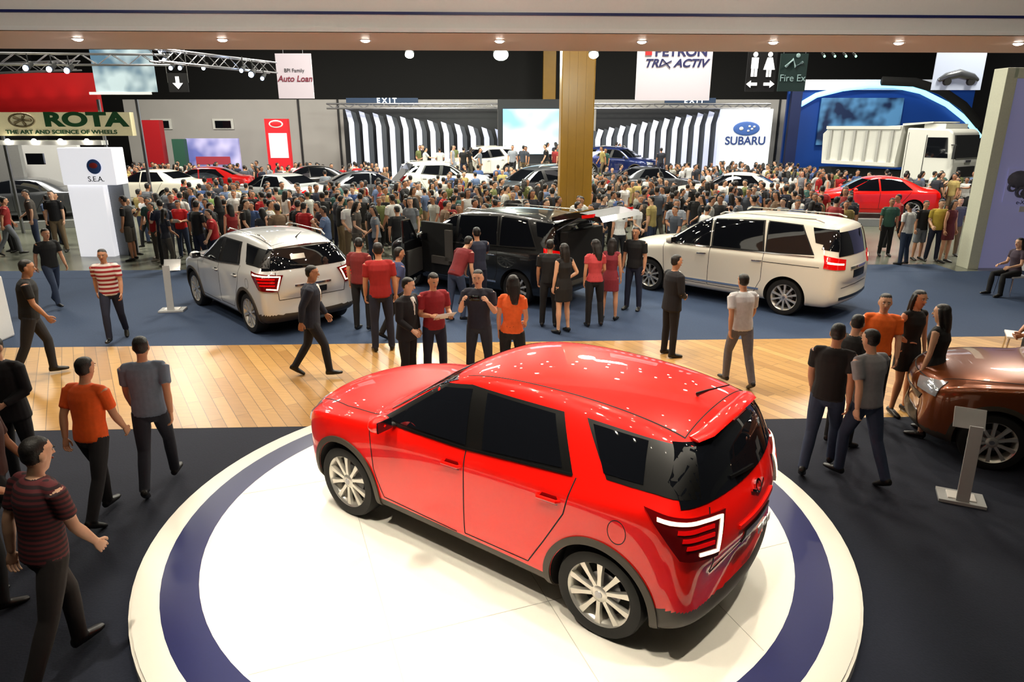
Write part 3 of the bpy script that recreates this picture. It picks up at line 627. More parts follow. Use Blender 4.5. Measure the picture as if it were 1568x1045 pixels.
# ------------------------------------------------------------------ named people
W_=dict(hair='long',fem=True)
person(1023,545,-70,'suit','clasp',SUIT,SUIT,1.64,skin=SK[0])
person(182,522,200,'tee','walk',stripes('striped_shirt',(.55,.09,.12),(.82,.80,.78),4.0),NVY,1.60)
person(90,470,-120,'tee','walk',BLK,JEAN,1.60)
person(66,578,-60,'tee','stride',BLK,(.14,.14,.16),1.74)
person(44,742,180,'suit','clasp',SUIT,SUIT,1.60)
person(165,792,-10,'tee','stride',ORG,(.11,.11,.13),1.57)
person(250,748,15,'tee','walk',(.42,.47,.55),(.12,.13,.18),1.60)
person(110,1020,-25,'tee','stride',stripes('checked_shirt',(.38,.14,.16),(.18,.11,.13),9.0),(.14,.12,.12),1.68)
person(-5,925,-30,'tee','relax',MAR,BLK,1.58)
person(20,850,-70,'tee','walk',(.28,.16,.14),BLK,1.5)
person(628,596,-120,'suit','relax',SUIT,SUIT,1.60)
person(668,588,-150,'tee','read',(.55,.10,.14),NVY,1.62)
person(735,590,172,'tee','phone',(.13,.14,.20),(.15,.17,.22),1.68)
person(784,600,-15,'tee','relax',(.92,.40,.16),BLK,1.64,**W_)
person(588,537,15,'tee','stand',(.60,.10,.10),NVY,1.78)
person(556,505,-20,'tee','relax',(.45,.12,.12),BLK,1.66)
person(612,520,-60,'tee','walk',(.22,.26,.42),BLK,1.6)
person(484,577,-80,'suit','walk',(.12,.14,.20),(.10,.11,.15),1.66)
person(968,474,150,'tee','stand',BLK,NVY,1.66)
person(908,500,5,'tee','relax',(.72,.25,.27),BLK,1.60,**W_)
person(932,490,-20,'dress','stand',(.50,.15,.2),BLK,1.56,**W_)
person(862,510,30,'dress','hip',BLK,BLK,1.60,**W_)
person(840,500,-10,'tee','stand',BLK,BLK,1.6)
person(733,482,20,'tee','point',(.14,.16,.24),NVY,1.7)
person(700,492,-40,'tee','bend',(.45,.12,.14),JEAN,1.66)
person(1126,590,10,'tee','stride',(.82,.83,.85),(.42,.42,.45),1.60)
person(1250,722,-35,'tee','walk',(.09,.08,.09),JEAN,1.63)
person(1308,735,20,'tee','stride',(.55,.55,.57),JEAN,1.62)
person(1280,680,-60,'tee','relax',BLK,BLK,1.55)
person(1325,640,160,'tee','stand',(.95,.42,.12),BLK,1.62)
person(1373,632,195,'dress','hip',BLK,BLK,1.62,**W_)
person(1410,665,40,'dress','stand',BLK,BLK,1.60,**W_)
person(1545,452,100,'tee','sit',(.25,.2,.25),BLK,1.62,**W_,name='seated_woman')
person(1560,620,80,'tee','clasp',BLK,BLK,1.62,**W_)
row=[(96,374,'tee','stand',WHT,JEAN,-60),(232,380,'tee','walk',WHT,BLK,150),(285,396,'tee','read',(.75,.08,.10),JEAN,180),(206,392,'tee','phone',BLK,BLK,-90),(330,372,'shorts','stand',(.45,.55,.30),GRY,30),(265,362,'tee','relax',GRY,NVY,0),
(20,392,'tee','walk',(.6,.15,.15),GRY,-50),(392,358,'tee','stand',(.2,.25,.2),BLK,10),(430,366,'tee','relax',(.55,.48,.4),NVY,20),(500,378,'tee','clasp',BLK,BLK,160),(535,368,'shorts','stand',(.5,.52,.6),KH,-30),
(1352,392,'tee','stand',(.2,.35,.3),BLK,170),(1380,406,'tee','relax',WHT,JEAN,20),(1402,398,'shorts','stand',BLK,GRY,190),(1425,400,'tee','relax',(.75,.65,.25),NVY,160),(1443,402,'dress','stand',MAR,BLK,200),(1454,392,'tee','stand',(.3,.3,.35),KH,170),(1366,383,'tee','walk',(.6,.15,.15),BLK,90),
(1030,360,'tee','stand',BLK,JEAN,10),(1000,350,'tee','relax',(.5,.5,.55),BLK,0),(950,352,'tee','stand',GRY,NVY,180)]
for px,py,stl,ps,t,b,f in row:
    fm=stl=='dress'; person(px,py,f,stl,ps,t,b,random.uniform(1.58,1.70),'long' if fm else 'short',fm,z=0.0)
# ------------------------------------------------------------------ crowd
crowd=empty('crowd')
tops=[BLK,BLK,BLK,BLK,(.15,.16,.2),(.15,.16,.2),NVY,NVY,WHT,WHT,(.70,.70,.67),GRY,GRY,(.6,.62,.66),RED,(.55,.15,.15),(.25,.35,.55),(.2,.35,.33),(.40,.43,.25),(.65,.58,.35),(.45,.36,.28),(.3,.32,.36),(.28,.26,.24),(.35,.42,.55),(.22,.24,.28)]
bots=[BLK,NVY,JEAN,(.3,.28,.25),KH,(.12,.12,.13)]
variants=[('tee','stand','short',False),('tee','walk','short',False),('tee','relax','short',False),('tee','phone','short',False),('tee','relax','long',True),('dress','stand','long',True),('shorts','stand','short',False),('tee','stride','short',False),('tee','point','short',False),('tee','clasp','short',False)]
pts=[]; ex=[]
for c in BGC:
    ex.append((c.location.x,c.location.y,1.9)); d=Vector((c.location.x,c.location.y)).normalized()
    ca=math.cos(c.rotation_euler[2]); sa=math.sin(c.rotation_euler[2])
    for q in (-2.0,2.0): ex.append((c.location.x+ca*q,c.location.y+sa*q,1.4))
    for q in (-1.4,0,1.4): ex.append((c.location.x+ca*q-d.x*2.1,c.location.y+sa*q-d.y*2.1,1.25))
def boxex(c,X,Y,L=3.0,W=1.35):
    ca=math.cos(c.rotation_euler[2]); sa=math.sin(c.rotation_euler[2]); dx,dy=X-c.location.x,Y-c.location.y
    return abs(dx*ca+dy*sa)<L and abs(-dx*sa+dy*ca)<W
pil=floor_at(880,372)
ex.append((pil.x,pil.y,1.0)); k0=floor_at(163,391); ex.append((k0.x,k0.y,1.2))
tries=0
while len(pts)<700 and tries<80000:
    tries+=1
    Y=17.0+21.2*random.random()**.8; px=random.uniform(190,1290)
    if Y>28: px=random.uniform(60,1480)
    elif Y>20 and random.random()<.15: px=random.uniform(0,185)
    if Y<24 and random.random()<.4: continue
    X=(px-784)/1045*Y*1.02
    if Y<18.5 and not -9.5<X<5: continue
    if X>-7.3 and X<8.3 and Y>35.6: continue
    if 21<Y<28.5 and X<-12: continue
    if Y>30.5 and X>15: continue
    if any((X-a)**2+(Y-b)**2<r*r for a,b,r in ex): continue
    if any(boxex(c,X,Y) for c in (black,white,silver)): continue
    if any((X-a)**2+(Y-b)**2<.27 for a,b in pts): continue
    if any((X-a)**2+(Y-b)**2<.4 for a,b in PP): continue
    pts.append((X,Y))
for i in range(60):
    px=random.uniform(1180,1500); Y=random.uniform(27,30.5); X=(px-784)/1045*Y*1.02
    if any((X-a)**2+(Y-b)**2<.27 for a,b in pts) or any((X-a)**2+(Y-b)**2<r*r for a,b,r in ex): continue
    pts.append((X,Y))
P3=[(x,y,0) for x,y in pts]
for i in range(24):   # visitors on the far stage
    x=random.uniform(-6.5,7.8); P3.append((x,random.choice((36.35,36.6,40.6)),.9))
for X,Y,Z in P3:
    v=random.choice(variants); me=person_mesh(v[0],v[1],v[2],v[3])
    o=obj('crowd_person',me,(X,Y,Z),random.uniform(0,6.28),crowd,random.uniform(.92,1.05)); dress_up(o,random.choice(tops),random.choice(bots),random.choice((SHOE,SHOEW)))
# ------------------------------------------------------------------ overhead header of the booth
bz=4.70
FASC=M('header_fascia',(.88,.87,.86),.5,noise=.03); SOF=M('header_soffit',(.80,.72,.66),.5,noise=.05)
def by(y,x): return y+.04*x
def hslab(name,y0,y1,z0,z1,mat,par):
    o=slab(name,[(-14,by(y0,-14)),(15,by(y0,15)),(15,by(y1,15)),(-14,by(y1,-14))],z0,z1,mat); o.parent=par; return o
hb=empty('overhead_header')
hslab('core',9.25,11.3,bz+.01,5.4,FASC,hb); hslab('soffit',9.2,11.32,bz,bz+.012,SOF,hb); hslab('navy_stripe',9.235,9.26,4.905,4.935,NAVY,hb); hslab('lip',9.19,9.26,bz,bz+.05,WHITE,hb)
LAMPW=M('downlight_lens',(1,.95,.9),.3,es=60,noise=0)
for px in (10,204,394,585,767,963,1147,1325,1497):
    x=(px-784)*10.0/1045*1.03; y=by(10.0,x)
    g=Geo(); g.ell((0,0,0),(.06,.06,.025),0); g.tube([(0,0,.03),(0,0,-.002)],[.08,.08],1,n=20,cap=0)
    obj('downlight',g.mesh('dl',[LAMPW,CHROME]),(x,y,bz-.008),0,hb)
    l=bpy.data.lights.new('downlight_lamp','SPOT'); l.energy=260; l.spot_size=math.radians(115); l.spot_blend=.6; l.color=(1,.86,.68); l.shadow_soft_size=.06
    obj('downlight_lamp',l,(x,y,bz-.05),0,hb)
for x in (-13.5,14.5): box('header_post',(x,by(10.2,x),2.36),(.4,.4,4.68),WHITE,hb)
# ------------------------------------------------------------------ pillar
OCH=M('pillar_ochre',(.62,.46,.12),.35,noise=.12,scale=3)
pl=floor_at(877,372); pw=47/1045*pl.y
o=box('pillar',(pl.x,pl.y,6.5),(pw,pw,13),OCH,b=.03)
for dx in (-.25,.0,.25): box('rib',(dx*pw,-pw/2-.02,0),(.05,.04,13),OCH,o,b=0)
q=at(841,120,49); box('pillar',(q.x,49,6.5),(.85,.85,13),OCH,b=.03)
# ------------------------------------------------------------------ back wall zone
GREYW=M('partition_grey',(.66,.65,.64),.7,noise=.06,scale=1)
a=at(190,160,46); b=at(1230,160,46)
box('partition_wall',((a.x+b.x)/2,46,2.6),(b.x-a.x,.2,5.2),GREYW,b=0)
for px in (460,520,1190): q=at(px,200,45.85); box('trim_1',(q.x,45.86,2.6),(.12,.06,5.2),DARK,b=0)
for px in (250,345):
    board('window_1',px-20,182,px+12,198,45.85,M('window_frame_light',(.8,.8,.78)),.05); board('window_1',px-16,185,px+8,196,45.8,GLASS,.05)
for px0,px1,t in ((530,640,592),(1018,1096,1063)):
    e=board('exit_sign',px0,150,px1,161,44,M('sign_navy',(.16,.24,.35),.5,es=.15),.1); q=at(t,154.5,43.9); text('exit_text','E X I T',(q.x-e.location.x,-.07,q.z-e.location.z),.42,M('sign_letters',(.9,.95,1),es=1.2,noise=0),e,off=.01)
fin=empty('fin_backdrop',(0,42,0))
FW=M('fin_white_uplit',(.82,.84,.92),.4,es=.22,noise=.03,ecol=(.70,.76,1)); FG=M('fin_grey',(.24,.26,.29),.5,noise=.05); FB=M('backdrop_dark',(.09,.10,.12),.5)  # uplight on the white fins is put in as faint bluish emission
for (p0,p1,sg) in ((535,762,1),(1096,912,-1)):
    n=12
    for i in range(n):
        px=p0+(p1-p0)*i/(n-1); x=at(px,200,42).x; top=at(px,170+30*(i/(n-1)),42).z
        g=Geo(); w=.30
        P=[(0,0),(w,0),(w,top*.85),(w-sg*.16,top),(-sg*.16,top+.10),(0,top*.85)]
        g.prism(P,-.06,.06,0); g.prism([(u+sg*w*.95,v-.1*(v>1)) for u,v in P],.10,.2,1)
        obj('fin_%d'%i,g.mesh('fin',[FW,FG],False),(x,0,0),math.radians(8*sg),fin)
    xa,xb=sorted((at(p0,200,43).x-.3*sg,at(p1,200,43).x)); box('fin_back',((xa+xb)/2,1.0,2.3),(xb-xa,.1,4.6),FB,fin,b=0)
tr=Geo(); a=at(500,166,41.5); b=at(1180,166,41.5)
tr.tube([(a.x,0,0),(b.x,0,0)],[.05,.05],0,n=8); tr.tube([(a.x,0,.25),(b.x,0,.25)],[.05,.05],0,n=8)
n=60
for i in range(n): x0=a.x+(b.x-a.x)*i/n; x1=a.x+(b.x-a.x)*(i+1)/n; tr.tube([(x0,0,0 if i%2 else .25),(x1,0,.25 if i%2 else 0)],[.025,.025],0,n=6)
obj('lighting_truss',tr.mesh('truss',[STEEL]),(0,41.6,a.z))
def skyscreen(name,c1,c2,es,sc=.35):
    m=bpy.data.materials.new(name); m.use_nodes=True; nt=m.node_tree; b=nt.nodes['Principled BSDF']; tc=nt.nodes.new('ShaderNodeTexCoord'); n=nt.nodes.new('ShaderNodeTexNoise'); n.inputs['Scale'].default_value=sc; cr=nt.nodes.new('ShaderNodeValToRGB'); cr.color_ramp.elements[0].position=.4; cr.color_ramp.elements[1].position=.6; cr.color_ramp.elements[0].color=lin(c1); cr.color_ramp.elements[1].color=lin(c2)
    nt.links.new(tc.outputs['Object'],n.inputs['Vector']); nt.links.new(n.outputs['Fac'],cr.inputs[0]); nt.links.new(cr.outputs[0],b.inputs['Base Color']); nt.links.new(cr.outputs[0],b.inputs['Emission Color']); b.inputs['Emission Strength'].default_value=es; return m
board('video_screen',770,167,856,236,41.1,skyscreen('screen_sky',(.45,.72,.88),(.90,.96,1),.8),.12)
board('screen_surround',762,152,862,240,41.25,FB,.1,down=.9)
tw=board('booth_tower',1105,167,1182,247,40.5,M('tower_white',(.85,.88,.92),.5,es=.25,noise=.02),.5,down=0)
text('tower_text','SUBARU',(0,-.27,at(1140,216,40.5).z-tw.location.z),.62,M('letters_blue',(.15,.25,.5),noise=0),tw,off=.012)
g=Geo(); g.ell((0,0,0),(.75,.04,.38),0,None,24,12); g.ell((-.3,-.04,0),(.12,.03,.10),1); 
for dx,dz in ((.15,.12),(.3,-.02),(.1,-.12),(.42,.1)): g.ell((dx,-.04,dz),(.07,.03,.06),1)
obj('tower_logo',g.mesh('logo',[M('logo_blue',(.25,.40,.70),noise=.02),WHITE]),(0,-.27,at(1140,197,40.5).z-tw.location.z),0,tw)
py=board('booth_pylon',406,182,441,247,42,M('pylon_red',(.85,.10,.15),.5,es=.3),.4,down=0); pq=board('pylon_poster',411,204,439,242,41.78,M('pylon_white',(.9,.85,.88),.5,es=.4),.02)
g=Geo(); g.ell((0,0,0),(.42,.03,.22),0,None,20,10); g.ell((0,-.02,0),(.34,.03,.15),1,None,20,10); obj('pylon_logo',g.mesh('l',[WHITE,MC['pylon_red']]),(0,-.21,at(423,190,42).z-py.location.z),0,py)
board('backlit_poster_wall',285,212,365,262,41,skyscreen('poster_violet',(.35,.38,.62),(.70,.68,.82),.6,.6),.2,down=0)
board('poster_red_strip',300,240,352,252,40.85,M('strip_red',(.6,.2,.25),.5,es=.2),.05)
board('green_column',265,213,283,262,40,M('green_panel',(.15,.32,.26),.6),.4,down=0)
board('red_column',215,184,246,250,40,M('panel_red',(.62,.06,.10),.5),.5,down=0)
# wheel dealer booth on the left
bo=empty('wheel_booth',(0,0,0))
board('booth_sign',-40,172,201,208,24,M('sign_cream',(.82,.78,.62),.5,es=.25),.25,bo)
GT=M('letters_green',(.10,.30,.16),.5,noise=0); q=at(130,184,23.85); text('sign_text','ROTA',(q.x,23.86,q.z),.60,GT,bo,off=.03,xs=1.7)
q=at(94,202,23.85); text('sign_subtext','THE ART AND SCIENCE OF WHEELS',(q.x,23.86,q.z-.01),.17,GT,bo,off=.006,xs=1.35)
q=at(32,184,23.8); g=Geo(); 
for i in range(5):
    an=i*2*math.pi/5; g.tube([(0,0,0),(math.cos(an)*.3,0,math.sin(an)*.15)],[.03,.05],0,n=8)
for i in range(24):
    a0,a1=2*math.pi*i/24,2*math.pi*(i+1)/24; g.tube([(math.cos(a0)*.42,0,math.sin(a0)*.21),(math.cos(a1)*.42,0,math.sin(a1)*.21)],[.035,.035],0,n=6)
obj('wheel_emblem',g.mesh('em',[M('emblem',(.45,.40,.28))]),(q.x,23.84,q.z),0,bo)
board('fascia_lower',-40,215,160,222,24,WHITE,.4,bo); board('booth_side',-40,222,30,300,26.5,M('booth_grey',(.6,.6,.6)),.2,bo,down=0); board('booth_monitor',40,235,66,252,25.6,GLASS,.1,bo)
board('booth_rear',30,222,120,275,27,WHITE,.2,bo,down=0)
for px in (5,160,218): q=at(px,210,24.1); box('booth_post',(q.x,24.1,q.z/2+.6),(.08,.08,q.z+1.2),STEEL,bo,b=0)
for px in (20,60,100,140):
    q=at(px,216,24); g=Geo(); g.ell((0,0,0),(.08,.08,.08),0); obj('booth_lamp',g.mesh('bl',[M('lamp_white',(1,.97,.9),es=20,noise=0)]),(q.x,23.75,q.z),0,bo)
board('red_canopy_wall',-40,112,146,180,32,M('canopy_red',(.62,.03,.05),.5,es=.06,noise=.3,scale=.5),.3)
for px in (10,45,80,115):
    q=at(px,172,31.7); l=bpy.data.lights.new('wall_uplight','SPOT'); l.energy=110; l.color=(1,.5,.4); l.spot_size=math.radians(50); l.spot_blend=1; o=obj('wall_uplight',l,(q.x,31.0,q.z-.6),(math.radians(165),0,0))
# kiosk
kt=at(145,226,k0.y); kz=kt.z
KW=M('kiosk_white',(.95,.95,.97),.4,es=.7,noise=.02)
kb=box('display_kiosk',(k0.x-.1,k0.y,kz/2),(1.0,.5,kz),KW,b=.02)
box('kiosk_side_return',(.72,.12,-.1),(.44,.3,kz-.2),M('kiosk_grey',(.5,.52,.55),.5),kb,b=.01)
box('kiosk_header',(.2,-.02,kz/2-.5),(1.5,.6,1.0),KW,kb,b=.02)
g=Geo(); g.ell((0,0,0),(.2,.03,.2),0,None,20,12); g.ell((0,-.02,.03),(.12,.03,.08),1,None,16,8); obj('kiosk_logo',g.mesh('kl',[MC['logo_blue'],M('lred',(.7,.2,.2))]),(.4,-.34,kz/2-.5),0,kb)
text('kiosk_text','S.E.A.',(.4,-.34,kz/2-.84),.2,DARK,kb)
# ------------------------------------------------------------------ hanging signs
def hang(o):
    g=Geo(); z=o.location.z
    for s in (-.4,.4): g.tube([(s,0,0),(s,0,12.95-z)],[.012,.012],0,n=6)
    obj('hanging_wire',g.mesh('wires',[STEEL]),parent=o)
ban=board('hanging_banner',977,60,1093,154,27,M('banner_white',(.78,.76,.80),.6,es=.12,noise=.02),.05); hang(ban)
RT=M('letters_red',(.75,.10,.12),noise=0); BT=M('letters_navy',(.12,.13,.32),noise=0)
q=at(1044,79,26.9); text('banner_text','PETRON',(q.x-ban.location.x,-.04,q.z-ban.location.z),.46,BT,ban,off=.015,xs=1.1); q=at(994,78,26.9); box('banner_mark',(q.x-ban.location.x,-.05,q.z-ban.location.z),(.24,.03,.28),RT,ban,b=0)
q=at(1035,97,26.9); text('banner_subtext','TRI    ACTIV',(q.x-ban.location.x,-.04,q.z-ban.location.z),.38,BT,ban,off=.012,xs=1.12,shear=.3)
g=Geo(); 
for a_ in (35,-35): g.box((0,0,0),(.42,.02,.04),0,Matrix.Rotation(math.radians(a_+10),4,'Y'))
obj('banner_cross',g.mesh('bx',[BT],False),(q.x-ban.location.x-.34,-.045,q.z-ban.location.z),0,ban)
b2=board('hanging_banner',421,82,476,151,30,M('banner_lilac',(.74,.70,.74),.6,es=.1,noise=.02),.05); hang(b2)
q=at(449,116,29.9); text('banner_text','Auto Loan',(0,-.04,q.z-b2.location.z-.12),.33,M('letters_maroon',(.45,.12,.2),noise=0),b2,off=.006,shear=.25); text('banner_subtext','BPI Family',(0,-.04,q.z-b2.location.z+.2),.2,DARK,b2)
b3=board('hanging_banner',137,76,232,141,29,skyscreen('banner_photo',(.25,.38,.48),(.68,.76,.80),.12,.9),.05); hang(b3)
board('banner_footer',137,141,232,145,28.95,WHITE,.05)
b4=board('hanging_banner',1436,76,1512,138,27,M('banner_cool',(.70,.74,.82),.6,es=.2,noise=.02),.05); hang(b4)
g=Geo(); g.tube([(-.7,0,0),(-.45,0,.12),(0,0,.22),(.5,0,.1),(.72,0,.0)],[.08,.14,.17,.15,.08],0,side=(0,1,0),n=12); 
for dx in (-.42,.45):
    k=len(g.V); g.lathe([(.0001,-.12),(.13,-.12),(.13,.02)],1,20)
    for v in g.V[k:]: v.x+=dx; v.z-=.06
obj('banner_car_picture',g.mesh('bc',[P_GRY,BLACK]),(0,-.04,-.35),0,b4)
rs=board('restroom_sign',1146,78,1191,140,26,M('sign_black',(.03,.03,.04),.5,noise=0),.06); hang(rs)
SW=M('sign_icon_white',(.95,.95,.95),.5,es=1.0,noise=0)
g=Geo()
for sx in (-1,1):
    x=sx*.26; g.ell((x,0,.50),(.085,.02,.085),0); 
    if sx<0: g.box((x,0,.22),(.24,.02,.36),0); g.box((x-.06,0,-.08),(.09,.02,.30),0); g.box((x+.06,0,-.08),(.09,.02,.30),0)
    else: g.prism([(x-.09,.40),(x+.09,.40),(x+.2,.0),(x-.2,.0)],-.01,.01,0); g.box((x-.05,0,-.12),(.07,.02,.24),0); g.box((x+.05,0,-.12),(.07,.02,.24),0)
    g.prism([(x-sx*.14,-.53),(x-sx*.14,-.43),(x+sx*.08,-.43),(x+sx*.08,-.36),(x+sx*.24,-.48),(x+sx*.08,-.60),(x+sx*.08,-.53)],-.01,.01,0)
obj('icons',g.mesh('icons',[SW],False),(0,-.045,0.05),0,rs)
fe=board('fire_exit_sign',1196,82,1238,140,27,M('sign_green',(.07,.16,.15),.5),.06); hang(fe); text('sign_text','Fire Ex',(0,-.05,-.2),.34,M('letters_soft',(.5,.6,.6),es=.2,noise=0),fe)
g=Geo(); g.tube([(-.3,0,.1),(-.05,0,.35),(.05,0,.1),(.3,0,.25)],[.05]*4,0,n=8); g.ell((.12,0,.48),(.08,.02,.08),0); obj('running_figure',g.mesh('rf',[MC['letters_soft']]),(0,-.05,.1),0,fe)
ar=board('arrow_sign',256,112,286,141,28.5,MC['sign_black'],.06); hang(ar)
g=Geo(); g.prism([(-.07,.22),(.07,.22),(.07,-.02),(.2,-.02),(0,-.24),(-.2,-.02),(-.07,-.02)],-.01,.01,0); obj('arrow',g.mesh('ar',[SW],False),(0,-.045,0),0,ar)
def truss(name,p0,p1,s=.35):
    g=Geo(); p0,p1=Vector(p0),Vector(p1); d=p1-p0; L=d.length; t=d.normalized(); up=Vector((0,0,1)); sd=t.cross(up).normalized()
    C=[up*s/2+sd*s/2,up*s/2-sd*s/2,-up*s/2+sd*s/2,-up*s/2-sd*s/2]
    for c in C: g.tube([c,d+c],[.03,.03],0,n=6)
    n=max(2,int(L/.45))
    for i in range(n):
        for a_,b_ in ((0,1),(2,3),(0,2),(1,3)):
            if i%2: a_,b_=b_,a_
            g.tube([d*(i/n)+C[a_],d*((i+1)/n)+C[b_]],[.015,.015],0,n=5)
    return obj(name,g.mesh('truss',[STEEL]),p0)
truss('lighting_truss',at(235,84,22),at(418,104,27)); truss('lighting_truss',at(-30,90,24),at(262,92,27)); truss('lighting_truss',at(-30,106,30),at(120,100,30))
BL=M('spot_blue_white',(.75,.85,1),es=25,noise=0)
def fixture(px,py,Y,r=.13,m=BL,aim=0):
    q=at(px,py,Y); g=Geo(); g.tube([(0,.30,.16),(0,.02,.02)],[r*.8,r*1.1],1,n=14,cap=.3); g.ell((0,-.03,-.01),(r*.9,r*.45,r*.9),0); g.tube([(0,.15,.1),(0,.15,.45)],[.02,.02],1,n=6)
    obj('stage_spotlight',g.mesh('fx',[m,BLACK]),q)
for px,py,Y in ((76,106,24),(103,108,24),(40,104,24),(252,92,23),(262,104,24),(276,104,24),(370,108,25),(385,114,25),(246,78,23),(312,104,25),(402,120,26)): fixture(px,py,Y,.10 if px<110 or px==385 else .07)
HBL=M('high_bay_lens',(.93,1,.88),es=30,noise=0)
for px in (627,767,909):
    q=at(px,84,30 if px<900 else 17); s_=1.0 if px==767 else .6; s_*=1 if px<900 else .62
    g=Geo(); g.ell((0,0,0),(.30*s_,.30*s_,.22*s_),0,None,20,12); g.tube([(0,.1*s_,.12*s_),(0,.35*s_,.5*s_)],[.32*s_,.15*s_],1,n=18); g.tube([(0,.35*s_,.5*s_),(0,.35*s_,12.95-q.z)],[.02,.02],1,n=6)
    obj('high_bay_lamp',g.mesh('hb',[HBL,DARK]),q)
    l=bpy.data.lights.new('high_bay_light','POINT'); l.energy=900 if px<900 else 300; l.color=(.93,1,.85); l.shadow_soft_size=.3; obj('high_bay_light',l,q-Vector((0,.6,.2)))
for px in (1262,1278,1295,1310): fixture(px,86,32,.05,M('spot_green',(.5,1,.75),es=12,noise=0))
# ------------------------------------------------------------------ blue curved pavilion
pv=empty('blue_pavilion',(0,0,0)); a=at(1212,120,43); b=at(1500,120,43)
BLUE=M('pavilion_blue',(.07,.22,.50),.4,es=.18,noise=.15,scale=.4); box('pavilion_wall',((a.x+b.x)/2,43.3,3.0),(b.x-a.x,.2,6.0),BLUE,pv,b=0)
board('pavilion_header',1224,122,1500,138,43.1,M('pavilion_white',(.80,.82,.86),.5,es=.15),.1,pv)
g=Geo(); arc=[at(p,q_,42.9) for p,q_ in ((1226,160),(1250,146),(1290,136),(1330,131),(1370,131),(1410,140),(1450,160),(1480,184),(1500,210))]
g.tube(arc,[(.10,.15)]*9,0,side=(0,1,0),n=10); obj('lit_arc',g.mesh('arc',[M('arc_glow',(.55,.85,1),es=2.0,noise=0)]),parent=pv)
arc2=[at(p,q_,42.8) for p,q_ in ((1350,124),(1400,126),(1440,138),(1475,162),(1500,192))]; g=Geo(); g.tube(arc2,[(.10,.26)]*5,0,side=(0,1,0),n=10); obj('dark_arc',g.mesh('arc2',[BLACK]),parent=pv)
board('pavilion_screen',1258,150,1384,222,43.0,skyscreen('pavilion_mural',(.05,.12,.25),(.30,.50,.68),.4,.8),.1,pv)
board('pavilion_side',1212,140,1228,262,42.9,M('pav_navy',(.06,.12,.30),.5),.3,pv,down=0)
# ------------------------------------------------------------------ dump truck
tk=empty('dump_truck',(at(1400,250,36).x,36.0,0),math.radians(-56),1.1)
TW=M('truck_white',(.88,.88,.85),.35,coat=.3,noise=.03)
g=Geo(); g.prism([(-3.9,1.50),(-.3,1.45),(-.15,3.30),(-3.75,3.15),(-4.0,2.9)],-1.25,1.25,0)
for i in range(6):
    x=-3.55+i*.6
    for sy in (-1,1): g.box((x,sy*1.29,2.3),(.12,.10,1.55),2)
for sy in (-1,1): g.box((-2.0,sy*1.30,3.2),(3.6,.12,.14),0); g.box((-2.0,sy*1.30,1.58),(3.6,.12,.16),0)
g.prism([(-.2,3.28),(1.1,3.40),(1.1,3.46),(-.2,3.38)],-1.2,1.2,0)
g.box((-1.2,0,1.1),(6.6,.9,.35),1)
obj('tipper_bed',g.mesh('bed',[TW,BLACK,M('truck_rib',(.7,.7,.68),.4)],False),parent=tk)
g=Geo(); g.prism([(.05,.95),(2.15,.95),(2.20,1.75),(2.00,3.0),(1.8,3.15),(.05,3.2)],-1.22,1.22,0); bev(obj('cab',g.mesh('cab',[TW],False),parent=tk),.07)
g=Geo(); g.prism([(2.18,1.95),(2.24,1.95),(2.07,2.90),(2.00,2.90)],-1.08,1.08,1)
for sy in (-1,1): g.prism([(1.0,1.95),(1.95,1.95),(1.82,2.8),(1.0,2.8)],sy*1.225,sy*1.24,1); g.prism([(.15,.9),(.165,.9),(.165,3.0),(.15,3.0)],sy*1.22,sy*1.23,2); g.box((.95,sy*1.23,1.95),(.02,.02,1.9),2)
g.box((2.22,0,1.35),(.06,1.5,.45),2); g.box((2.25,0,.72),(.25,2.4,.42),0)
for sy in (-1,1): g.box((2.36,sy*.9,.76),(.06,.42,.20),3); g.box((2.3,sy*1.45,2.2),(.10,.22,.55),2); g.tube([(2.0,sy*1.2,2.5),(2.3,sy*1.42,2.5)],[.025,.025],2,n=6)
g.box((2.24,0,1.80),(.05,.5,.10),3); g.box((1.1,0,3.26),(.9,2.0,.22),0)
obj('cab_parts',g.mesh('cabp',[TW,GLASS,DARK,CHROME],False),parent=tk)
tw_=wheel_mesh(.50)
for x in (1.3,-2.0,-3.2):
    for sy in (1,-1): obj('wheel',tw_,(x,sy*1.12,.5),0 if sy>0 else math.pi,tk)
# ------------------------------------------------------------------ right display wall
p0=floor_at(1469,409); X0,Y0=p0.x,p0.y; ht=at(1520,105,Y0).z
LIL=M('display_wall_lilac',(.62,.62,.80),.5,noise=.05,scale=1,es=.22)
dwl=empty('display_wall',(X0,Y0,0),0)
box('wall_panel',(4,0,ht/2),(7.4,.3,ht),LIL,dwl,b=0); box('wall_frame',(.16,-.05,ht/2),(.28,.5,ht),M('frame_beige',(.72,.72,.64),.5,es=.08),dwl,b=.01); box('wall_frame_top',(4,-.05,ht-.12),(7.6,.5,.24),MC['frame_beige'],dwl,b=.01)
PG=M('poster_grey',(.40,.40,.46),.5,noise=.5,scale=6)
g=Geo(); g.box((1.0,-.17,2.15),(.7,.02,.85),0); g.ell((.95,-.19,2.3),(.3,.05,.22),1); g.ell((1.45,-.19,1.95),(.4,.05,.2),1)
for cx,cz,r in ((.8,2.1,.11),(1.05,1.98,.14),(1.3,2.15,.17),(1.15,2.45,.10)):
    k=len(g.V); g.lathe([(r*.55,-.24),(r,-.24),(r,-.18)],1,20)
    for v in g.V[k:]: v.x+=cx; v.z+=cz
g.box((1.2,-.17,1.55),(.14,.02,.14),2)
obj('engine_poster',g.mesh('ep',[LIL,PG,WHITE]),parent=dwl)
text('poster_text','e-XGi 160',(1.3,-.18,1.72),.14,DARK,dwl)
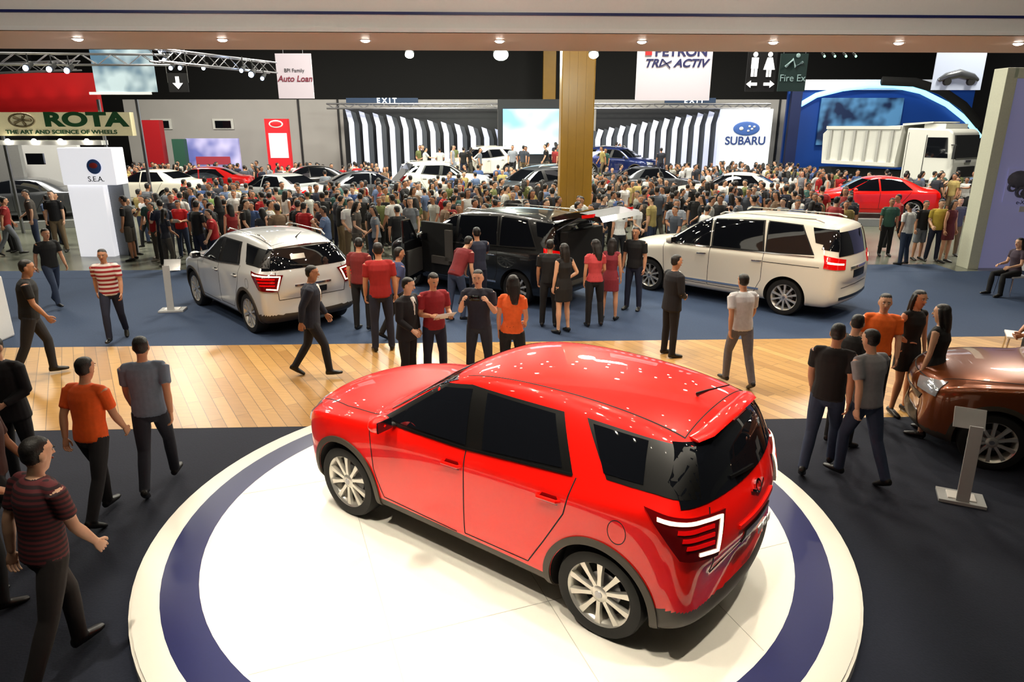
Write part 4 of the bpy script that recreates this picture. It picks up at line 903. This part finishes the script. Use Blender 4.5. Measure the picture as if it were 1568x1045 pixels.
# ------------------------------------------------------------------ info stands
ACR=M('acrylic_grey',(.75,.76,.76),.15,noise=.03)
def stand(px,py,rot,s=1):
    g=Geo(); g.box((0,0,.02),(.50,.34,.04),0); g.box((0,-.13,.5),(.14,.025,.95),0,Matrix.Rotation(math.radians(-6),4,'X')); g.box((0,-.06,1.0),(.34,.02,.26),0,Matrix.Rotation(math.radians(-28),4,'X'))
    g.box((0,0,.045),(.30,.2,.02),1)
    return bev(obj('info_stand',g.mesh('st',[ACR,PAPER],False),floor_at(px,py,.013),math.radians(rot),None,s),.004)
stand(1470,765,-25,.82); stand(265,476,10,.95)
CHW=M('chair_white',(.85,.85,.85),.35)
def chair(loc,rot):
    g=Geo(); g.box((0,0,.44),(.44,.44,.03),0); g.box((0,-.24,.72),(.42,.03,.36),0)
    for x in (-.18,.18):
        for y in (-.18,.18): g.tube([(x*1.15,y*1.15,0.005),(x,y,.44)],[.012,.014],1,n=8,cap=0)
        g.tube([(x,-.22,.45),(x,-.235,.72)],[.012,.012],1,n=8)
    return bev(obj('chair',g.mesh('ch',[CHW,CHROME],False),loc,math.radians(rot)),.01)
q=floor_at(1545,452,.012); chair((q.x,q.y,.012),100)
q=floor_at(1556,555,.012); chair((q.x,q.y,.012),60)
q=floor_at(5,530,.012); box('reception_counter',(q.x-.8,q.y+.3,.563),(1.2,.6,1.1),WHITE,b=.03)
# ------------------------------------------------------------------ lights
FXM=[BLACK,M('rig_lens',(1,.93,.8),es=60,noise=0)]
def spot(x,y,z,tx,ty,tz,e,size=50,col=(1,.88,.72),r=.12,blend=.5,fix=True,nm='rig_spot'):
    l=bpy.data.lights.new(nm,'SPOT'); l.energy=e; l.spot_size=math.radians(size); l.spot_blend=blend; l.color=col; l.shadow_soft_size=r
    d=Vector((tx-x,ty-y,tz-z)); o=obj(nm,l,(x,y,z),tuple(d.to_track_quat('-Z','Y').to_euler()))
    if fix:
        dn=d.normalized(); g=Geo(); g.tube([-dn*.05,-dn*.35],[.11,.09],0,n=14,cap=.2); g.ell(tuple(-dn*.04),(.09,.09,.09),1); g.tube([-dn*.2,-dn*.2+Vector((0,0,.35))],[.02,.02],0,n=6)
        obj('rig_fixture',g.mesh('rf',FXM),Vector((x,y,z))-dn*.02)
for x,y in ((-2.8,3.2),(0,2.6),(2.8,3.2),(-2.6,6.2),(0,6.4),(2.6,6.4)):
    spot(x,y,6.6,x*.28-.1,5.1+(y-5)*.25,0,2500,47,col=(1,.90,.74),r=.08)
for y in (3.1,6.4): truss('lighting_truss',(-6,y,7.1),(6,y,7.1))
# arrays of small pin spots: over the turntable and over the far half of the booth (they sparkle in the paint)
def pins(xs,ys,z,r):
    g=Geo()
    for j,y in enumerate(ys):
        for i,x in enumerate(xs):
            x=x+.35*(j%2); g.ell((x,y,z),(r,r,r*.6),1,None,10,6); g.tube([(x,y,z+.03),(x,y,z+.18)],[r*1.35]*2,0,n=10,cap=0)
        g.box(((xs[0]+xs[-1])/2,y,z+.21),(xs[-1]-xs[0]+1.5,.06,.06),0)
    obj('pin_spot_array',g.mesh('pins',[BLACK,M('pin_lens',(1,.95,.85),es=190,noise=0)]))
pins([-5+i*1.25 for i in range(9)],[.9+j*1.55 for j in range(6)],7.0,.035)
pins([-7.5+i*1.5 for i in range(11)],[12.6+j*1.6 for j in range(6)],7.3,.06)
for x,y,tx,ty in ((-7,13,-5.5,13.5),(-3,15,-2,13.5),(1,12.5,0,14.5),(4.5,12.5,4.5,14.5),(8,12.5,6.5,14)):
    spot(x,y,7.0,tx,ty,0,750,70,col=(1,.93,.82))
for x,y in ((-8,6),(8,7)): spot(x,y,6.5,x*.9,y,0,300,80)
for x in (-5,0,5): spot(x,4.5,5.8,x*1.1,9.2,5.0,150,100,col=(1,.94,.9),blend=.8)  # added spots and fixtures, only to brighten the header fascia
spot(pl.x-1.5,13.5,5.6,pl.x,pl.y,4.3,300,50,col=(1,.85,.5))  # extra spot added to brighten the ochre pillar
def area(x,y,z,sx,e,col=(1,.96,.86)):
    l=bpy.data.lights.new('hall_light','AREA'); l.shape='SQUARE'; l.size=sx; l.energy=e; l.color=col; obj('hall_light',l,(x,y,z))
for x in (-18,-6,6,18):
    for y in (24,36): area(x,y,11.5,2.5,1650,(1,.95,.82))
w=bpy.data.worlds.new('world'); S.world=w; w.use_nodes=True; w.node_tree.nodes['Background'].inputs[0].default_value=(.5,.5,.55,1); w.node_tree.nodes['Background'].inputs[1].default_value=.05
print('OBJ',len(bpy.data.objects),'crowd',len(pts))
